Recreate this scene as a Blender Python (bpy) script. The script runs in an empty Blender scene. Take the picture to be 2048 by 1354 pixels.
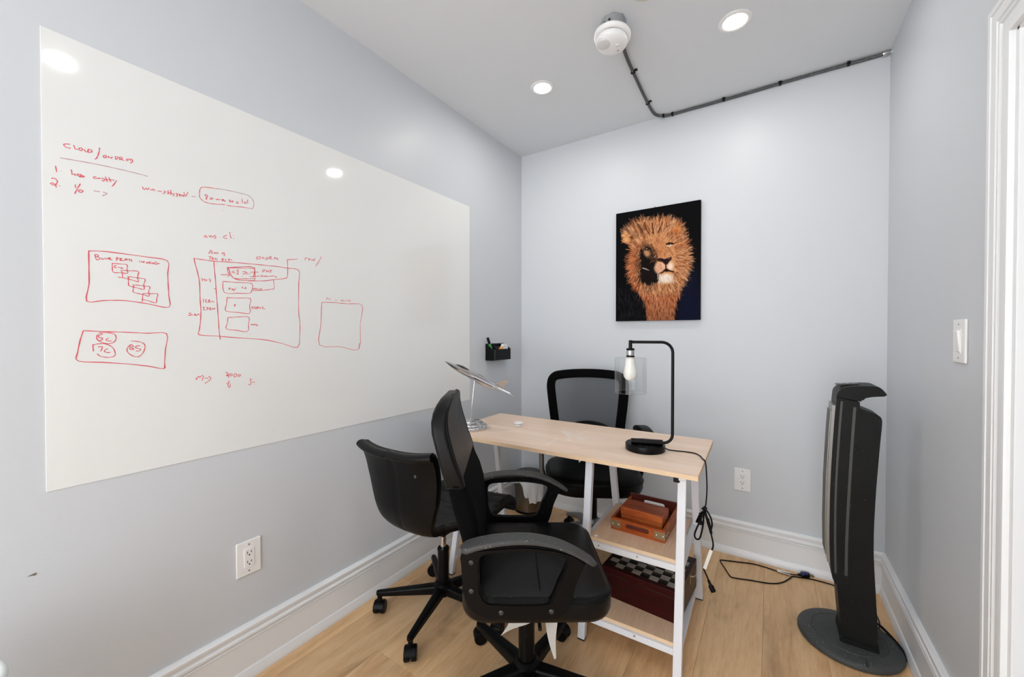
import bpy, bmesh, math, random
import numpy as np
from mathutils import Vector, Matrix
random.seed(3)
rng = np.random.default_rng(7)
SC = bpy.context.scene
COL = SC.collection
PI = math.pi

# ---------------------------------------------------------------- camera
cam_d = bpy.data.cameras.new('camera'); cam_o = bpy.data.objects.new('camera', cam_d); COL.objects.link(cam_o)
cam_d.sensor_width = 36.0; cam_d.lens = 13.9003; cam_d.clip_start = 0.02
_yaw, _pitch = 0.579597, -0.01156
_f = Vector((-math.sin(_yaw)*math.cos(_pitch), math.cos(_yaw)*math.cos(_pitch), math.sin(_pitch)))
_r = Vector((math.cos(_yaw), math.sin(_yaw), 0)); _u = _r.cross(_f)
cam_o.matrix_world = Matrix(((_r.x,_u.x,-_f.x,1.5922),(_r.y,_u.y,-_f.y,-2.5635),(_r.z,_u.z,-_f.z,1.25),(0,0,0,1)))
SC.camera = cam_o
# ---------------------------------------------------------------- world and exposure
wd = bpy.data.worlds.new('world'); SC.world = wd; wd.use_nodes = True
_bg = wd.node_tree.nodes['Background']
_bg.inputs[0].default_value = (0.97, 0.985, 1.0, 1); _bg.inputs[1].default_value = 4.5   # daylight from the rest of the house
vs = SC.view_settings
vs.view_transform = 'Standard'; vs.look = 'None'; vs.gamma = 1.0; vs.use_curve_mapping = False
vs.exposure = 0.13
LAMP = 175.0        # radiance of the LED downlight discs

# ---------------------------------------------------------------- room measures
W, H = 2.058, 2.5916
YB = -4.6          # the room runs on behind the camera, its far end is open to the house

# ---------------------------------------------------------------- materials
def lin(c):
    return tuple(((v/255)/12.92 if v/255 <= .04045 else ((v/255+.055)/1.055)**2.4) for v in c)
class NT:
    def __init__(s, name):
        s.m = bpy.data.materials.new(name); s.m.use_nodes = True
        s.t = s.m.node_tree; s.b = s.t.nodes['Principled BSDF']; s.out = s.t.nodes['Material Output']
    def n(s, typ, **kw):
        x = s.t.nodes.new(typ)
        for k, v in kw.items():
            if k.startswith('i_'):
                key = k[2:]; key = int(key) if key.isdigit() else key
                x.inputs[key].default_value = v
            else: setattr(x, k, v)
        return x
    def l(s, a, b): s.t.links.new(a, b)
def mat(name, rgb, rough=.5, metal=0., spec=.5, bump=0., bscale=200., mottle=0., mscale=6., coat=0., rvar=0.):
    k = NT(name); b = k.b
    b.inputs['Base Color'].default_value = (*lin(rgb), 1); b.inputs['Roughness'].default_value = rough
    b.inputs['Metallic'].default_value = metal; b.inputs['Specular IOR Level'].default_value = spec
    if coat: b.inputs['Coat Weight'].default_value = coat; b.inputs['Coat Roughness'].default_value = .1
    tc = k.n('ShaderNodeTexCoord')
    if bump:
        no = k.n('ShaderNodeTexNoise', i_Scale=bscale, i_Detail=3.); k.l(tc.outputs['Object'], no.inputs['Vector'])
        bp = k.n('ShaderNodeBump', i_Strength=bump, i_Distance=.002); k.l(no.outputs['Fac'], bp.inputs['Height']); k.l(bp.outputs[0], b.inputs['Normal'])
    if mottle or rvar:
        no = k.n('ShaderNodeTexNoise', i_Scale=mscale, i_Detail=4., i_Roughness=.6); k.l(tc.outputs['Object'], no.inputs['Vector'])
        if mottle:
            c = lin(rgb); mr = k.n('ShaderNodeMix', data_type='RGBA')
            mr.inputs[6].default_value = (*[v*(1-mottle) for v in c], 1); mr.inputs[7].default_value = (*[min(1, v*(1+mottle)+mottle*.02) for v in c], 1)
            k.l(no.outputs['Fac'], mr.inputs[0]); k.l(mr.outputs[2], b.inputs['Base Color'])
        if rvar:
            mp = k.n('ShaderNodeMapRange'); mp.inputs[3].default_value = max(0, rough-rvar); mp.inputs[4].default_value = min(1, rough+rvar)
            k.l(no.outputs['Fac'], mp.inputs[0]); k.l(mp.outputs[0], b.inputs['Roughness'])
    return k.m
def dusty(name, rgb, rough=.4, speck=(190,190,185), scale=260., thr=.74, **kw):
    """plastic or leather with specks of dust"""
    m = mat(name, rgb, rough, **kw); t = m.node_tree; b = t.nodes['Principled BSDF']
    tc = t.nodes.new('ShaderNodeTexCoord'); v = t.nodes.new('ShaderNodeTexNoise'); v.inputs['Scale'].default_value = scale; v.inputs['Detail'].default_value = 1.
    t.links.new(tc.outputs['Object'], v.inputs['Vector'])
    cr = t.nodes.new('ShaderNodeMapRange'); cr.inputs[1].default_value = thr; cr.inputs[2].default_value = thr+.05
    t.links.new(v.outputs['Fac'], cr.inputs[0])
    mx = t.nodes.new('ShaderNodeMix'); mx.data_type = 'RGBA'; mx.inputs[7].default_value = (*lin(speck), 1)
    old = b.inputs['Base Color'].links
    if old: t.links.new(old[0].from_socket, mx.inputs[6])
    else: mx.inputs[6].default_value = b.inputs['Base Color'].default_value
    t.links.new(cr.outputs[0], mx.inputs[0]); t.links.new(mx.outputs[2], b.inputs['Base Color'])
    return m
def emis(name, rgb, s):
    k = NT(name); k.b.inputs['Base Color'].default_value = (.8,.8,.8,1)
    k.b.inputs['Emission Color'].default_value = (*rgb, 1); k.b.inputs['Emission Strength'].default_value = s
    return k.m
def wood(name, stops, along=(1,0,0), scale=5., stretch=14., rough=.45, per_object=.0, ring=3.0, knots=0., bump=.05):
    """wood with the grain along one axis; stops: (position, rgb) of the grain colour ramp"""
    k = NT(name); b = k.b; b.inputs['Roughness'].default_value = rough
    tc = k.n('ShaderNodeTexCoord'); mp = k.n('ShaderNodeMapping')
    sc = [scale*(1/stretch if along[i] else 1) for i in range(3)]
    mp.inputs['Scale'].default_value = sc
    vec = tc.outputs['Object']
    oi = k.n('ShaderNodeObjectInfo')
    if per_object:
        mul = k.n('ShaderNodeVectorMath', operation='SCALE'); mul.inputs[0].default_value = (37., 53., 11.); k.l(oi.outputs['Random'], mul.inputs[3])
        ad = k.n('ShaderNodeVectorMath', operation='ADD'); k.l(vec, ad.inputs[0]); k.l(mul.outputs[0], ad.inputs[1]); vec = ad.outputs[0]
    k.l(vec, mp.inputs['Vector'])
    n1 = k.n('ShaderNodeTexNoise', i_Scale=1.0, i_Detail=5., i_Roughness=.62, i_Distortion=ring*.35); k.l(mp.outputs[0], n1.inputs['Vector'])
    n2 = k.n('ShaderNodeTexNoise', i_Scale=9., i_Detail=3., i_Roughness=.7); k.l(mp.outputs[0], n2.inputs['Vector'])
    m1 = k.n('ShaderNodeMath', operation='MULTIPLY_ADD'); m1.inputs[1].default_value = .38; k.l(n2.outputs['Fac'], m1.inputs[0])
    sb = k.n('ShaderNodeMath', operation='MULTIPLY'); sb.inputs[1].default_value = .62; k.l(n1.outputs['Fac'], sb.inputs[0]); k.l(sb.outputs[0], m1.inputs[2])
    cr = k.n('ShaderNodeValToRGB'); el = cr.color_ramp.elements
    while len(el) < len(stops): el.new(.5)
    for e, (pz, c) in zip(el, stops): e.position = pz; e.color = (*lin(c), 1)
    k.l(m1.outputs[0], cr.inputs[0]); col = cr.outputs[0]
    if knots:
        mk = k.n('ShaderNodeMapping'); mk.inputs['Scale'].default_value = [ (1.6 if along[i] else 4.2) for i in range(3)]
        k.l(vec, mk.inputs['Vector'])
        nk = k.n('ShaderNodeTexNoise', i_Scale=1.3, i_Detail=3., i_Distortion=1.2); k.l(mk.outputs[0], nk.inputs['Vector'])
        mr = k.n('ShaderNodeMapRange'); mr.inputs[1].default_value = .56; mr.inputs[2].default_value = .78; mr.inputs[4].default_value = knots
        k.l(nk.outputs['Fac'], mr.inputs[0])
        mx = k.n('ShaderNodeMix', data_type='RGBA'); mx.inputs[7].default_value = (*lin((112,76,48)), 1)
        k.l(mr.outputs[0], mx.inputs[0]); k.l(col, mx.inputs[6]); col = mx.outputs[2]
    if per_object:
        hs = k.n('ShaderNodeHueSaturation'); mr = k.n('ShaderNodeMapRange'); mr.inputs[3].default_value = 1-per_object; mr.inputs[4].default_value = 1+per_object
        k.l(oi.outputs['Random'], mr.inputs[0]); k.l(mr.outputs[0], hs.inputs['Value']); k.l(col, hs.inputs['Color']); col = hs.outputs[0]
    k.l(col, b.inputs['Base Color'])
    bp = k.n('ShaderNodeBump', i_Strength=bump, i_Distance=.001); k.l(m1.outputs[0], bp.inputs['Height']); k.l(bp.outputs[0], b.inputs['Normal'])
    return k.m

M = {}
M['wall'] = mat('wall_paint', (207,211,216), .40, spec=.35, bump=.08, bscale=160, rvar=.06)
M['ceil'] = mat('ceiling_paint', (224,228,232), .8, bump=.1, bscale=140)
M['ribbed'] = mat('black_ribbed_leather', (24,24,25), .45, spec=.3, bump=.15, bscale=420)
M['conduit'] = mat('armoured_cable', (98,100,101), .4, metal=.6)
M['trim'] = mat('white_trim_paint', (234,236,238), .32, bump=.02, bscale=60)
M['door'] = mat('door_paint', (200,206,213), .4)
M['board'] = mat('whiteboard_film', (232,234,233), .06, spec=.5, coat=.0)
M['red'] = mat('red_marker', (224,84,98), .5)
M['pale'] = mat('faded_red_marker', (196,150,158), .5)
M['black'] = dusty('black_plastic', (9,9,10), .36, thr=.80, spec=.13)
M['blackp'] = mat('black_plastic_clean', (8,8,9), .35, spec=.16)
M['leather'] = dusty('black_leather', (10,10,11), .36, spec=.18, bump=.2, bscale=420, rvar=.08, scale=210., thr=.80)
M['leather2'] = mat('black_leather_clean', (9,9,10), .42, spec=.13, bump=.2, bscale=420)
M['fabric'] = mat('black_mesh_fabric', (6,6,7), .9, spec=.08, bump=.5, bscale=700)
M['armgrey'] = dusty('worn_grey_armrest', (56,56,56), .55, thr=.72, mottle=.2, mscale=30)
M['chrome'] = mat('chrome', (205,206,208), .12, metal=1.)
M['steel'] = mat('brushed_steel', (112,108,102), .22, metal=1., bump=.05, bscale=90)
M['silver'] = mat('silver_plastic', (140,142,144), .35, metal=.6)
M['dark'] = mat('dark_grey', (58,60,58), .4)
M['black_metal'] = mat('black_metal', (8,8,9), .35, spec=.2)
M['frame'] = mat('white_powder_coat', (226,228,234), .4)
M['plastic'] = mat('white_plastic', (240,240,240), .35)
M['slot'] = mat('dark_slot', (25,25,25), .6)
M['paper'] = mat('white_paper', (232,230,224), .7)
M['floorw'] = wood('oak_floor', [(.25,(182,136,94)),(.42,(214,172,125)),(.55,(229,190,143)),(.75,(241,209,167))], (0,1,0), 9., 9., .42, per_object=.07, ring=3., knots=.5)
M['desk'] = wood('pale_oak_laminate', [(.3,(220,186,160)),(.45,(234,206,183)),(.6,(243,219,199)),(.8,(248,231,214))], (1,0,0), 11., 16., .42, ring=.6)
M['shelfw'] = wood('pale_oak_shelf', [(.3,(206,168,134)),(.45,(222,187,154)),(.6,(233,203,173)),(.8,(240,216,190))], (0,1,0), 14., 10., .45, ring=.6)
M['edge'] = mat('oak_edge_band', (230,199,163), .5, mottle=.08, mscale=30)
M['red_wood'] = wood('reddish_wood', [(.25,(96,36,12)),(.45,(150,68,26)),(.6,(184,94,40)),(.8,(208,122,62))], (1,0,0), 16., 7., .4, ring=1.5); M['red_wood'].node_tree.nodes['Principled BSDF'].inputs['Specular IOR Level'].default_value = .25
M['red_in'] = mat('dark_red_stain', (92,30,18), .4, mottle=.25, mscale=18)
M['mahog'] = wood('dark_mahogany', [(.3,(26,4,4)),(.5,(46,8,8)),(.7,(64,13,11)),(.9,(80,20,16))], (1,0,0), 14., 8., .35, ring=1.); M['mahog'].node_tree.nodes['Principled BSDF'].inputs['Specular IOR Level'].default_value = .15
M['sqd'] = mat('dark_square', (14,10,10), .35, spec=.2)
M['sql'] = mat('light_square', (150,146,140), .3, mottle=.15, mscale=60)
M['brass'] = mat('worn_brass_plate', (150,132,104), .4, metal=.8)
M['pewter'] = mat('nickel_stud', (205,200,190), .25, metal=1.)
M['galv'] = mat('galvanised_steel', (158,161,162), .45, metal=.25)
M['led'] = emis('led_diffuser', (1., .965, .91), LAMP)
M['fan'] = dusty('dusty_black_fan', (18,19,19), .45, spec=.14, speck=(120,124,120), scale=330., thr=.76, mottle=.25, mscale=7)
M['fanbase'] = dusty('dusty_grey_base', (56,59,59), .6, speck=(170,170,165), scale=200., thr=.72, mottle=.35, mscale=9)
M['grille'] = mat('silver_grille', (150,150,148), .35, metal=.7)
M['blue'] = mat('blue_plug', (30,50,110), .4)
M['green'] = mat('green_marker', (40,150,60), .4)
M['orange'] = mat('orange_plastic', (226,92,36), .4)
M['yellow'] = mat('yellow_plastic', (228,178,60), .4)
M['navy'] = mat('navy_plastic', (22,32,52), .35)
M['wbin'] = mat('white_bin_plastic', (226,230,228), .4)
M['bulb'] = mat('frosted_bulb', (240,238,232), .25)
k = NT('clear_glass')
tr = k.n('ShaderNodeBsdfTransparent'); gl = k.n('ShaderNodeBsdfGlossy'); gl.inputs['Roughness'].default_value = .03
tr.inputs[0].default_value = (.955,.965,.965,1)
lw = k.n('ShaderNodeFresnel', i_IOR=1.45); mx = k.n('ShaderNodeMixShader')
k.l(lw.outputs[0], mx.inputs[0]); k.l(tr.outputs[0], mx.inputs[1]); k.l(gl.outputs[0], mx.inputs[2]); k.l(mx.outputs[0], k.out.inputs[0]); M['glass'] = k.m
_lw = k.n('ShaderNodeLayerWeight', i_Blend=.25); _mr = k.n('ShaderNodeMapRange'); _mr.inputs[3].default_value = .03; _mr.inputs[4].default_value = .42
k.l(_lw.outputs['Facing'], _mr.inputs[0]); k.l(_mr.outputs[0], mx.inputs[0])
def seethru(name, rgb, op, rough=.6):
    k = NT(name); k.b.inputs['Base Color'].default_value = (*lin(rgb), 1); k.b.inputs['Roughness'].default_value = rough
    tr = k.n('ShaderNodeBsdfTransparent'); mx = k.n('ShaderNodeMixShader'); mx.inputs[0].default_value = op
    k.l(tr.outputs[0], mx.inputs[1]); k.l(k.b.outputs[0], mx.inputs[2]); k.l(mx.outputs[0], k.out.inputs[0]); return k.m
M['mesh'] = seethru('grey_see_through_mesh', (62,68,76), .72, .7)
M['bag'] = seethru('thin_white_plastic_bag', (238,240,242), .86, .4)

# ---------------------------------------------------------------- object helpers
def tag(o, label=None, cat=None, group=None, kind=None):
    if label: o['label'] = label
    if cat: o['category'] = cat
    if group: o['group'] = group
    if kind: o['kind'] = kind
    return o
def obj(name, bm, m, parent=None, smooth=48, loc=None, label=None):
    bmesh.ops.recalc_face_normals(bm, faces=bm.faces)
    me = bpy.data.meshes.new(name); bm.to_mesh(me); bm.free()
    for mm in (m if isinstance(m, (list, tuple)) else [m]): me.materials.append(mm)
    if smooth:
        me.polygons.foreach_set('use_smooth', [True]*len(me.polygons)); me.set_sharp_from_angle(angle=math.radians(smooth))
    o = bpy.data.objects.new(name, me); COL.objects.link(o)
    if smooth and len(me.polygons) < 4000:
        wn_ = o.modifiers.new('weighted_normal', 'WEIGHTED_NORMAL'); wn_.keep_sharp = True
    if parent: o.parent = parent
    if loc: o.location = loc
    if label: o['label'] = label
    return o
def thing(name, label, cat, loc=(0,0,0), rz=0., group=None):
    o = bpy.data.objects.new(name, None); COL.objects.link(o); o.location = loc; o.rotation_euler = (0,0,rz); o.empty_display_size = .05
    return tag(o, label, cat, group)
def B(): return bmesh.new()
def rot(ax, a): return Matrix.Rotation(a, 4, ax)
def box(bm, c, s, bev=0., mtx=None, seg=2):
    r = bmesh.ops.create_cube(bm, size=1.); vs_ = r['verts']
    for v in vs_: v.co = Vector((v.co.x*s[0], v.co.y*s[1], v.co.z*s[2]))
    if bev:
        es = list({e for v in vs_ for e in v.link_edges})
        g = bmesh.ops.bevel(bm, geom=es, offset=bev, segments=seg, affect='EDGES', profile=.5); vs_ = list({v for f in g['faces'] for v in f.verts} | {v for v in vs_ if v.is_valid})
    T = Matrix.Translation(c) @ (mtx or Matrix())
    for v in vs_: v.co = T @ v.co
    return bm
def boxb(c, s, bev=0., mtx=None): return box(B(), c, s, bev, mtx)
def ringloft(bm, rings, cap0=True, cap1=True, closed=True, mi=0):
    rv = [[bm.verts.new(p) for p in r] for r in rings]; n = len(rings[0])
    for a, b in zip(rv, rv[1:]):
        for i in range(n if closed else n-1):
            j = (i+1) % n
            try: f = bm.faces.new((a[i], a[j], b[j], b[i])); f.material_index = mi
            except ValueError: pass
    if cap0 and closed: bm.faces.new(rv[0][::-1])
    if cap1 and closed: bm.faces.new(rv[-1])
    return rv
def frames(pts, closed=False):
    P = [Vector(p) for p in pts]; n = len(P); T = []
    for i in range(n):
        a = P[(i-1) % n] if (closed or i) else P[0]; b = P[(i+1) % n] if (closed or i < n-1) else P[-1]
        T.append((b-a).normalized())
    up = Vector((0,0,1)) if abs(T[0].z) < .9 else Vector((1,0,0))
    N = [(up - T[0]*up.dot(T[0])).normalized()]
    for i in range(1, n):
        v = N[-1] - T[i]*N[-1].dot(T[i]); N.append(v.normalized() if v.length > 1e-6 else N[-1])
    return P, T, N
def tube(bm, pts, r, seg=10, closed=False, flat=1.):
    P, T, N = frames(pts, closed); rings = []
    for i, (p, t, nn) in enumerate(zip(P, T, N)):
        b = t.cross(nn); rr = r(i/(len(P)-1)) if callable(r) else (r[i] if isinstance(r, (list, tuple)) else r)
        rings.append([p + nn*(math.cos(a)*rr*flat) + b*(math.sin(a)*rr) for a in [2*PI*k/seg for k in range(seg)]])
    if closed: rings.append(rings[0]); 
    ringloft(bm, rings, not closed, not closed)
    if closed: bmesh.ops.remove_doubles(bm, verts=bm.verts, dist=1e-6)
    return bm
def smoothpts(pts, sub=6, closed=False):
    P = [Vector(p) for p in pts]; n = len(P); out = []
    for i in range(n if closed else n-1):
        g = lambda k: P[k % n] if closed else P[max(0, min(n-1, k))]
        p0, p1, p2, p3 = g(i-1), g(i), g(i+1), g(i+2)
        for s in range(sub):
            t = s/sub; out.append(.5*((2*p1)+(p2-p0)*t+(2*p0-5*p1+4*p2-p3)*t*t+(3*p1-p0-3*p2+p3)*t**3))
    if not closed: out.append(P[-1])
    return out
def lathe(bm, prof, seg=32, c=(0,0,0), mtx=None, cap0=True, cap1=True):
    """prof: (radius, height) pairs around the z axis"""
    T = Matrix.Translation(c) @ (mtx or Matrix())
    ringloft(bm, [[T @ Vector((r*math.cos(2*PI*k/seg), r*math.sin(2*PI*k/seg), z)) for k in range(seg)] for r, z in prof], cap0, cap1)
    return bm
def rrect(hx, hy, r, n=6):
    r = max(min(r, hx, hy), 1e-4); out = []
    for cx, cy, a0 in ((hx-r,hy-r,0),(-hx+r,hy-r,PI/2),(-hx+r,-hy+r,PI),(hx-r,-hy+r,1.5*PI)):
        for k in range(n+1):
            a = a0+PI/2*k/n; out.append((cx+r*math.cos(a), cy+r*math.sin(a)))
    return out
def prism(bm, poly, d0, d1, axes='xzy', bev=0.):
    """polygon in two axes extruded along the third between d0 and d1"""
    ix = {'x':0,'y':1,'z':2}; a, b, c = (ix[q] for q in axes)
    def P(p, d):
        v = [0,0,0]; v[a] = p[0]; v[b] = p[1]; v[c] = d; return Vector(v)
    v0 = [bm.verts.new(P(p, d0)) for p in poly]; v1 = [bm.verts.new(P(p, d1)) for p in poly]; n = len(poly)
    fs = [bm.faces.new(v0), bm.faces.new(v1[::-1])] + [bm.faces.new((v0[i], v1[i], v1[(i+1)%n], v0[(i+1)%n])) for i in range(n)]
    if bev:
        es = [e for e in {e for f in fs[:2] for e in f.edges}]
        bmesh.ops.bevel(bm, geom=es, offset=bev, segments=2, affect='EDGES')
    return bm
def holed(outer, holes, d0, d1, axes='xzy', bev=0.):
    """plate with holes: outer and hole outlines, extruded"""
    bm = B(); ix = {'x':0,'y':1,'z':2}; a, b, c = (ix[q] for q in axes); es = []
    for lp in [outer]+holes:
        vv = []
        for p in lp:
            v = [0,0,0]; v[a] = p[0]; v[b] = p[1]; v[c] = d0; vv.append(bm.verts.new(v))
        es += [bm.edges.new((vv[i], vv[(i+1) % len(vv)])) for i in range(len(vv))]
    bmesh.ops.triangle_fill(bm, use_beauty=True, use_dissolve=False, edges=es)
    r = bmesh.ops.extrude_face_region(bm, geom=list(bm.faces))
    for e in r['geom']:
        if isinstance(e, bmesh.types.BMVert): e.co[c] += d1-d0
    if bev:
        bmesh.ops.recalc_face_normals(bm, faces=bm.faces)
        es = [e for e in bm.edges if len(e.link_faces) == 2 and e.calc_face_angle(0) > .9 and abs(e.verts[0].co[c]-e.verts[1].co[c]) < 1e-6]
        bmesh.ops.bevel(bm, geom=es, offset=bev, segments=2, affect='EDGES')
    return bm
def cushion(hx, hy, r, z0, z1, bulge=.012, edge=.02, n=8, c=(0,0)):
    """padded slab with a rounded rim and a domed top"""
    bm = B(); R = []
    def ring(d, z): return [Vector((c[0]+x, c[1]+y, z)) for x, y in rrect(hx-d, hy-d, max(r-d, .01), n)]
    R.append(ring(edge*.8, z0)); R.append(ring(edge*.2, z0+edge*.25)); R.append(ring(0, z0+edge*.8))
    R.append(ring(0, z1-edge)); R.append(ring(edge*.25, z1-edge*.35)); R.append(ring(edge, z1))
    for q in (.25, .5, .75, .93): R.append(ring(edge+(min(hx, hy)-edge)*q, z1+bulge*math.sin(q*PI/2)))
    ringloft(bm, R); return bm
def dup(root, loc, rz, label=None, group=None):
    r = root.copy(); COL.objects.link(r); r.location = loc; r.rotation_euler = (0,0,rz)
    if label: r['label'] = label
    if group: r['group'] = group
    for ch in list(root.children):
        c = ch.copy(); COL.objects.link(c); c.parent = r
        for g in ch.children:
            d = g.copy(); COL.objects.link(d); d.parent = c
    return r
def struct(name, bm, m, label, cat, smooth=48):
    return tag(obj(name, bm, m, None, smooth), label, cat, kind='structure')
# ================================================================ ROOM
struct('wall_left', boxb((-.06, YB/2, H/2), (.12, -YB+.24, H)), M['wall'], 'pale blue grey wall that carries the whiteboard', 'wall', 0)
struct('wall_back', boxb((W/2, .06, H/2), (W, .12, H)), M['wall'], 'pale blue grey wall behind the desk with the lion picture', 'wall', 0)
DY0, DY1, DZ = -1.195, -1.995, 1.942     # door opening in the right wall
bm = B()
box(bm, (W+.06, DY0/2+.06, H/2), (.12, -DY0+.12, H)); box(bm, (W+.06, (DY0+DY1)/2, (H+DZ)/2), (.12, DY0-DY1, H-DZ)); box(bm, (W+.06, (DY1+YB)/2, H/2), (.12, DY1-YB, H))
wr = struct('wall_right', bm, M['wall'], 'pale blue grey wall with the light switch and the door', 'wall', 0)
struct('ceiling', boxb((W/2, YB/2, H+.05), (W+.24, -YB+.24, .1)), M['ceil'], 'flat white ceiling with recessed lights and a detector', 'ceiling', 0)
fl = struct('floor', boxb((W/2, YB/2, -.03), (W+.24, -YB+.24, .04)), mat('subfloor', (96,70,48), .8), 'floor of wide light oak planks', 'floor', 0)
# planks, laid along the room, each one its own piece
PWD = .2122; x0 = 1.572-8*PWD; plank_me = {}
for i in range(11):
    a, b = max(0, x0+i*PWD), min(W, x0+(i+1)*PWD)
    if b-a < .01: continue
    y = .0 - rng.random()*1.9
    cuts = [0.] + ([y] if y < -.15 else [])
    while cuts[-1] > YB: cuts.append(cuts[-1]-rng.uniform(1.7, 2.2))
    cuts[-1] = YB
    for c0, c1 in zip(cuts, cuts[1:]):
        if c0-c1 < .02: continue
        sx, sy = b-a-.0007, c0-c1-.0007
        o = obj('plank', boxb((0,0,0), (sx, sy, .012), .0005), M['floorw'], fl, 30, ((a+b)/2, (c0+c1)/2, -.0062))
# baseboards
PROF = [(0,0),(.024,0),(.025,.010),(.021,.024),(.017,.036),(.013,.040),(.0125,.046),(.0125,.136),(.016,.139),(.0165,.142),(.0125,.144),(.0165,.150),(.019,.156),(.0185,.162),(.012,.166),(.0115,.170),(.0155,.175),(.0175,.181),(.0175,.188),(.012,.193),(.009,.197),(0,.197)]
def sweepwall(prof, p, q, nrm, m0=0., m1=0.):
    """profile (depth, z) run from p to q along a wall whose inner normal is nrm; m: mitre at the ends"""
    bm = B(); p, q, nrm = Vector(p), Vector(q), Vector(nrm); d = (q-p).normalized(); rings = []
    for e, s in ((p, m0), (q, -m1)):
        rings.append([e + nrm*a + d*(a*s) + Vector((0,0,z)) for a, z in prof])
    ringloft(bm, rings); return bm
struct('baseboard_left', sweepwall(PROF, (0,YB,0), (0,0,0), (1,0,0), 0, 1), M['trim'], 'tall white moulded baseboard below the whiteboard wall', 'baseboard', 25)
struct('baseboard_back', sweepwall(PROF, (0,0,0), (W,0,0), (0,-1,0), 1, 1), M['trim'], 'tall white moulded baseboard behind the desk', 'baseboard', 25)
struct('baseboard_right', sweepwall(PROF, (W,-1.086,0), (W,0,0), (-1,0,0), 0, 1), M['trim'], 'tall white moulded baseboard beside the tower fan', 'baseboard', 25)
# door casing: profile (offset from the outer edge inwards, projection)
CP = [(0,0),(0,.017),(.003,.020),(.016,.020),(.018,.0165),(.020,.0165),(.022,.019),(.046,.019),(.048,.0145),(.051,.0145),(.054,.0185),(.060,.0185),(.063,.014),(.072,.0145),(.080,.0195),(.098,.0195),(.104,.018),(.106,.012),(.106,0)]
def casing(prof, ya, yb, zt):
    rings = [[Vector((W-d, ya-o, 0)) for o, d in prof], [Vector((W-d, ya-o, zt-o)) for o, d in prof], [Vector((W-d, yb+o, zt-o)) for o, d in prof], [Vector((W-d, yb+o, 0)) for o, d in prof]]
    bm = B(); ringloft(bm, rings); return bm
struct('trim_1', casing(CP, -1.085, DY1-.110, 2.042), M['trim'], 'white moulded casing around the door', 'door casing', 25)
bm = B()
for y0_, y1_ in ((DY0+.014, DY0-.012), (DY1+.012, DY1-.014)): box(bm, (W+.052, (y0_+y1_)/2, DZ/2), (.12, abs(y0_-y1_), DZ), .002)
box(bm, (W+.052, (DY0+DY1)/2, DZ-.002), (.12, DY0-DY1, .024), .002)
for y_ in (DY0-.018, DY1+.018): box(bm, (W+.065, y_, DZ/2), (.03, .014, DZ-.02), .002)
struct('trim_2', bm, M['trim'], 'white jamb and stop lining the door opening', 'door jamb')
struct('trim_3', boxb((W+.062, (DY0+DY1)/2, -.004), (.124, DY0-DY1, .010), .001), M['floorw'], 'flat oak threshold under the door', 'threshold')
dr = struct('door_1', boxb((W+.036, (DY0+DY1)/2, .008+(DZ-.03)/2), (.034, DY0-DY1-.034, DZ-.034), .002), M['door'], 'plain white door standing closed in the right wall', 'door')
obj('door_bumper', lathe(B(), [(.006,0),(.007,.004),(.005,.009),(.0,.0095)], 16, (W+.012, DY0+.0035, 1.672), rot('Y', -PI/2), True, False), M['silver'], dr)
bm = B(); lathe(bm, [(.026,0),(.026,.006),(.012,.01),(.012,.03),(.026,.04),(.028,.055),(.02,.066),(0.001,.068)], 24, (W+.02, DY1+.09, .95), rot('Y', -PI/2))
obj('door_knob', bm, M['chrome'], dr)
# marks on the paint
obj('paint_chip', prism(B(), [(-2.402,.6275),(-2.388,.631),(-2.386,.628),(-2.389,.624),(-2.393,.6255)], .0, .0012, 'yzx'), mat('chipped_paint', (120,112,104), .8), bpy.data.objects['wall_left'], 0)

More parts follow.
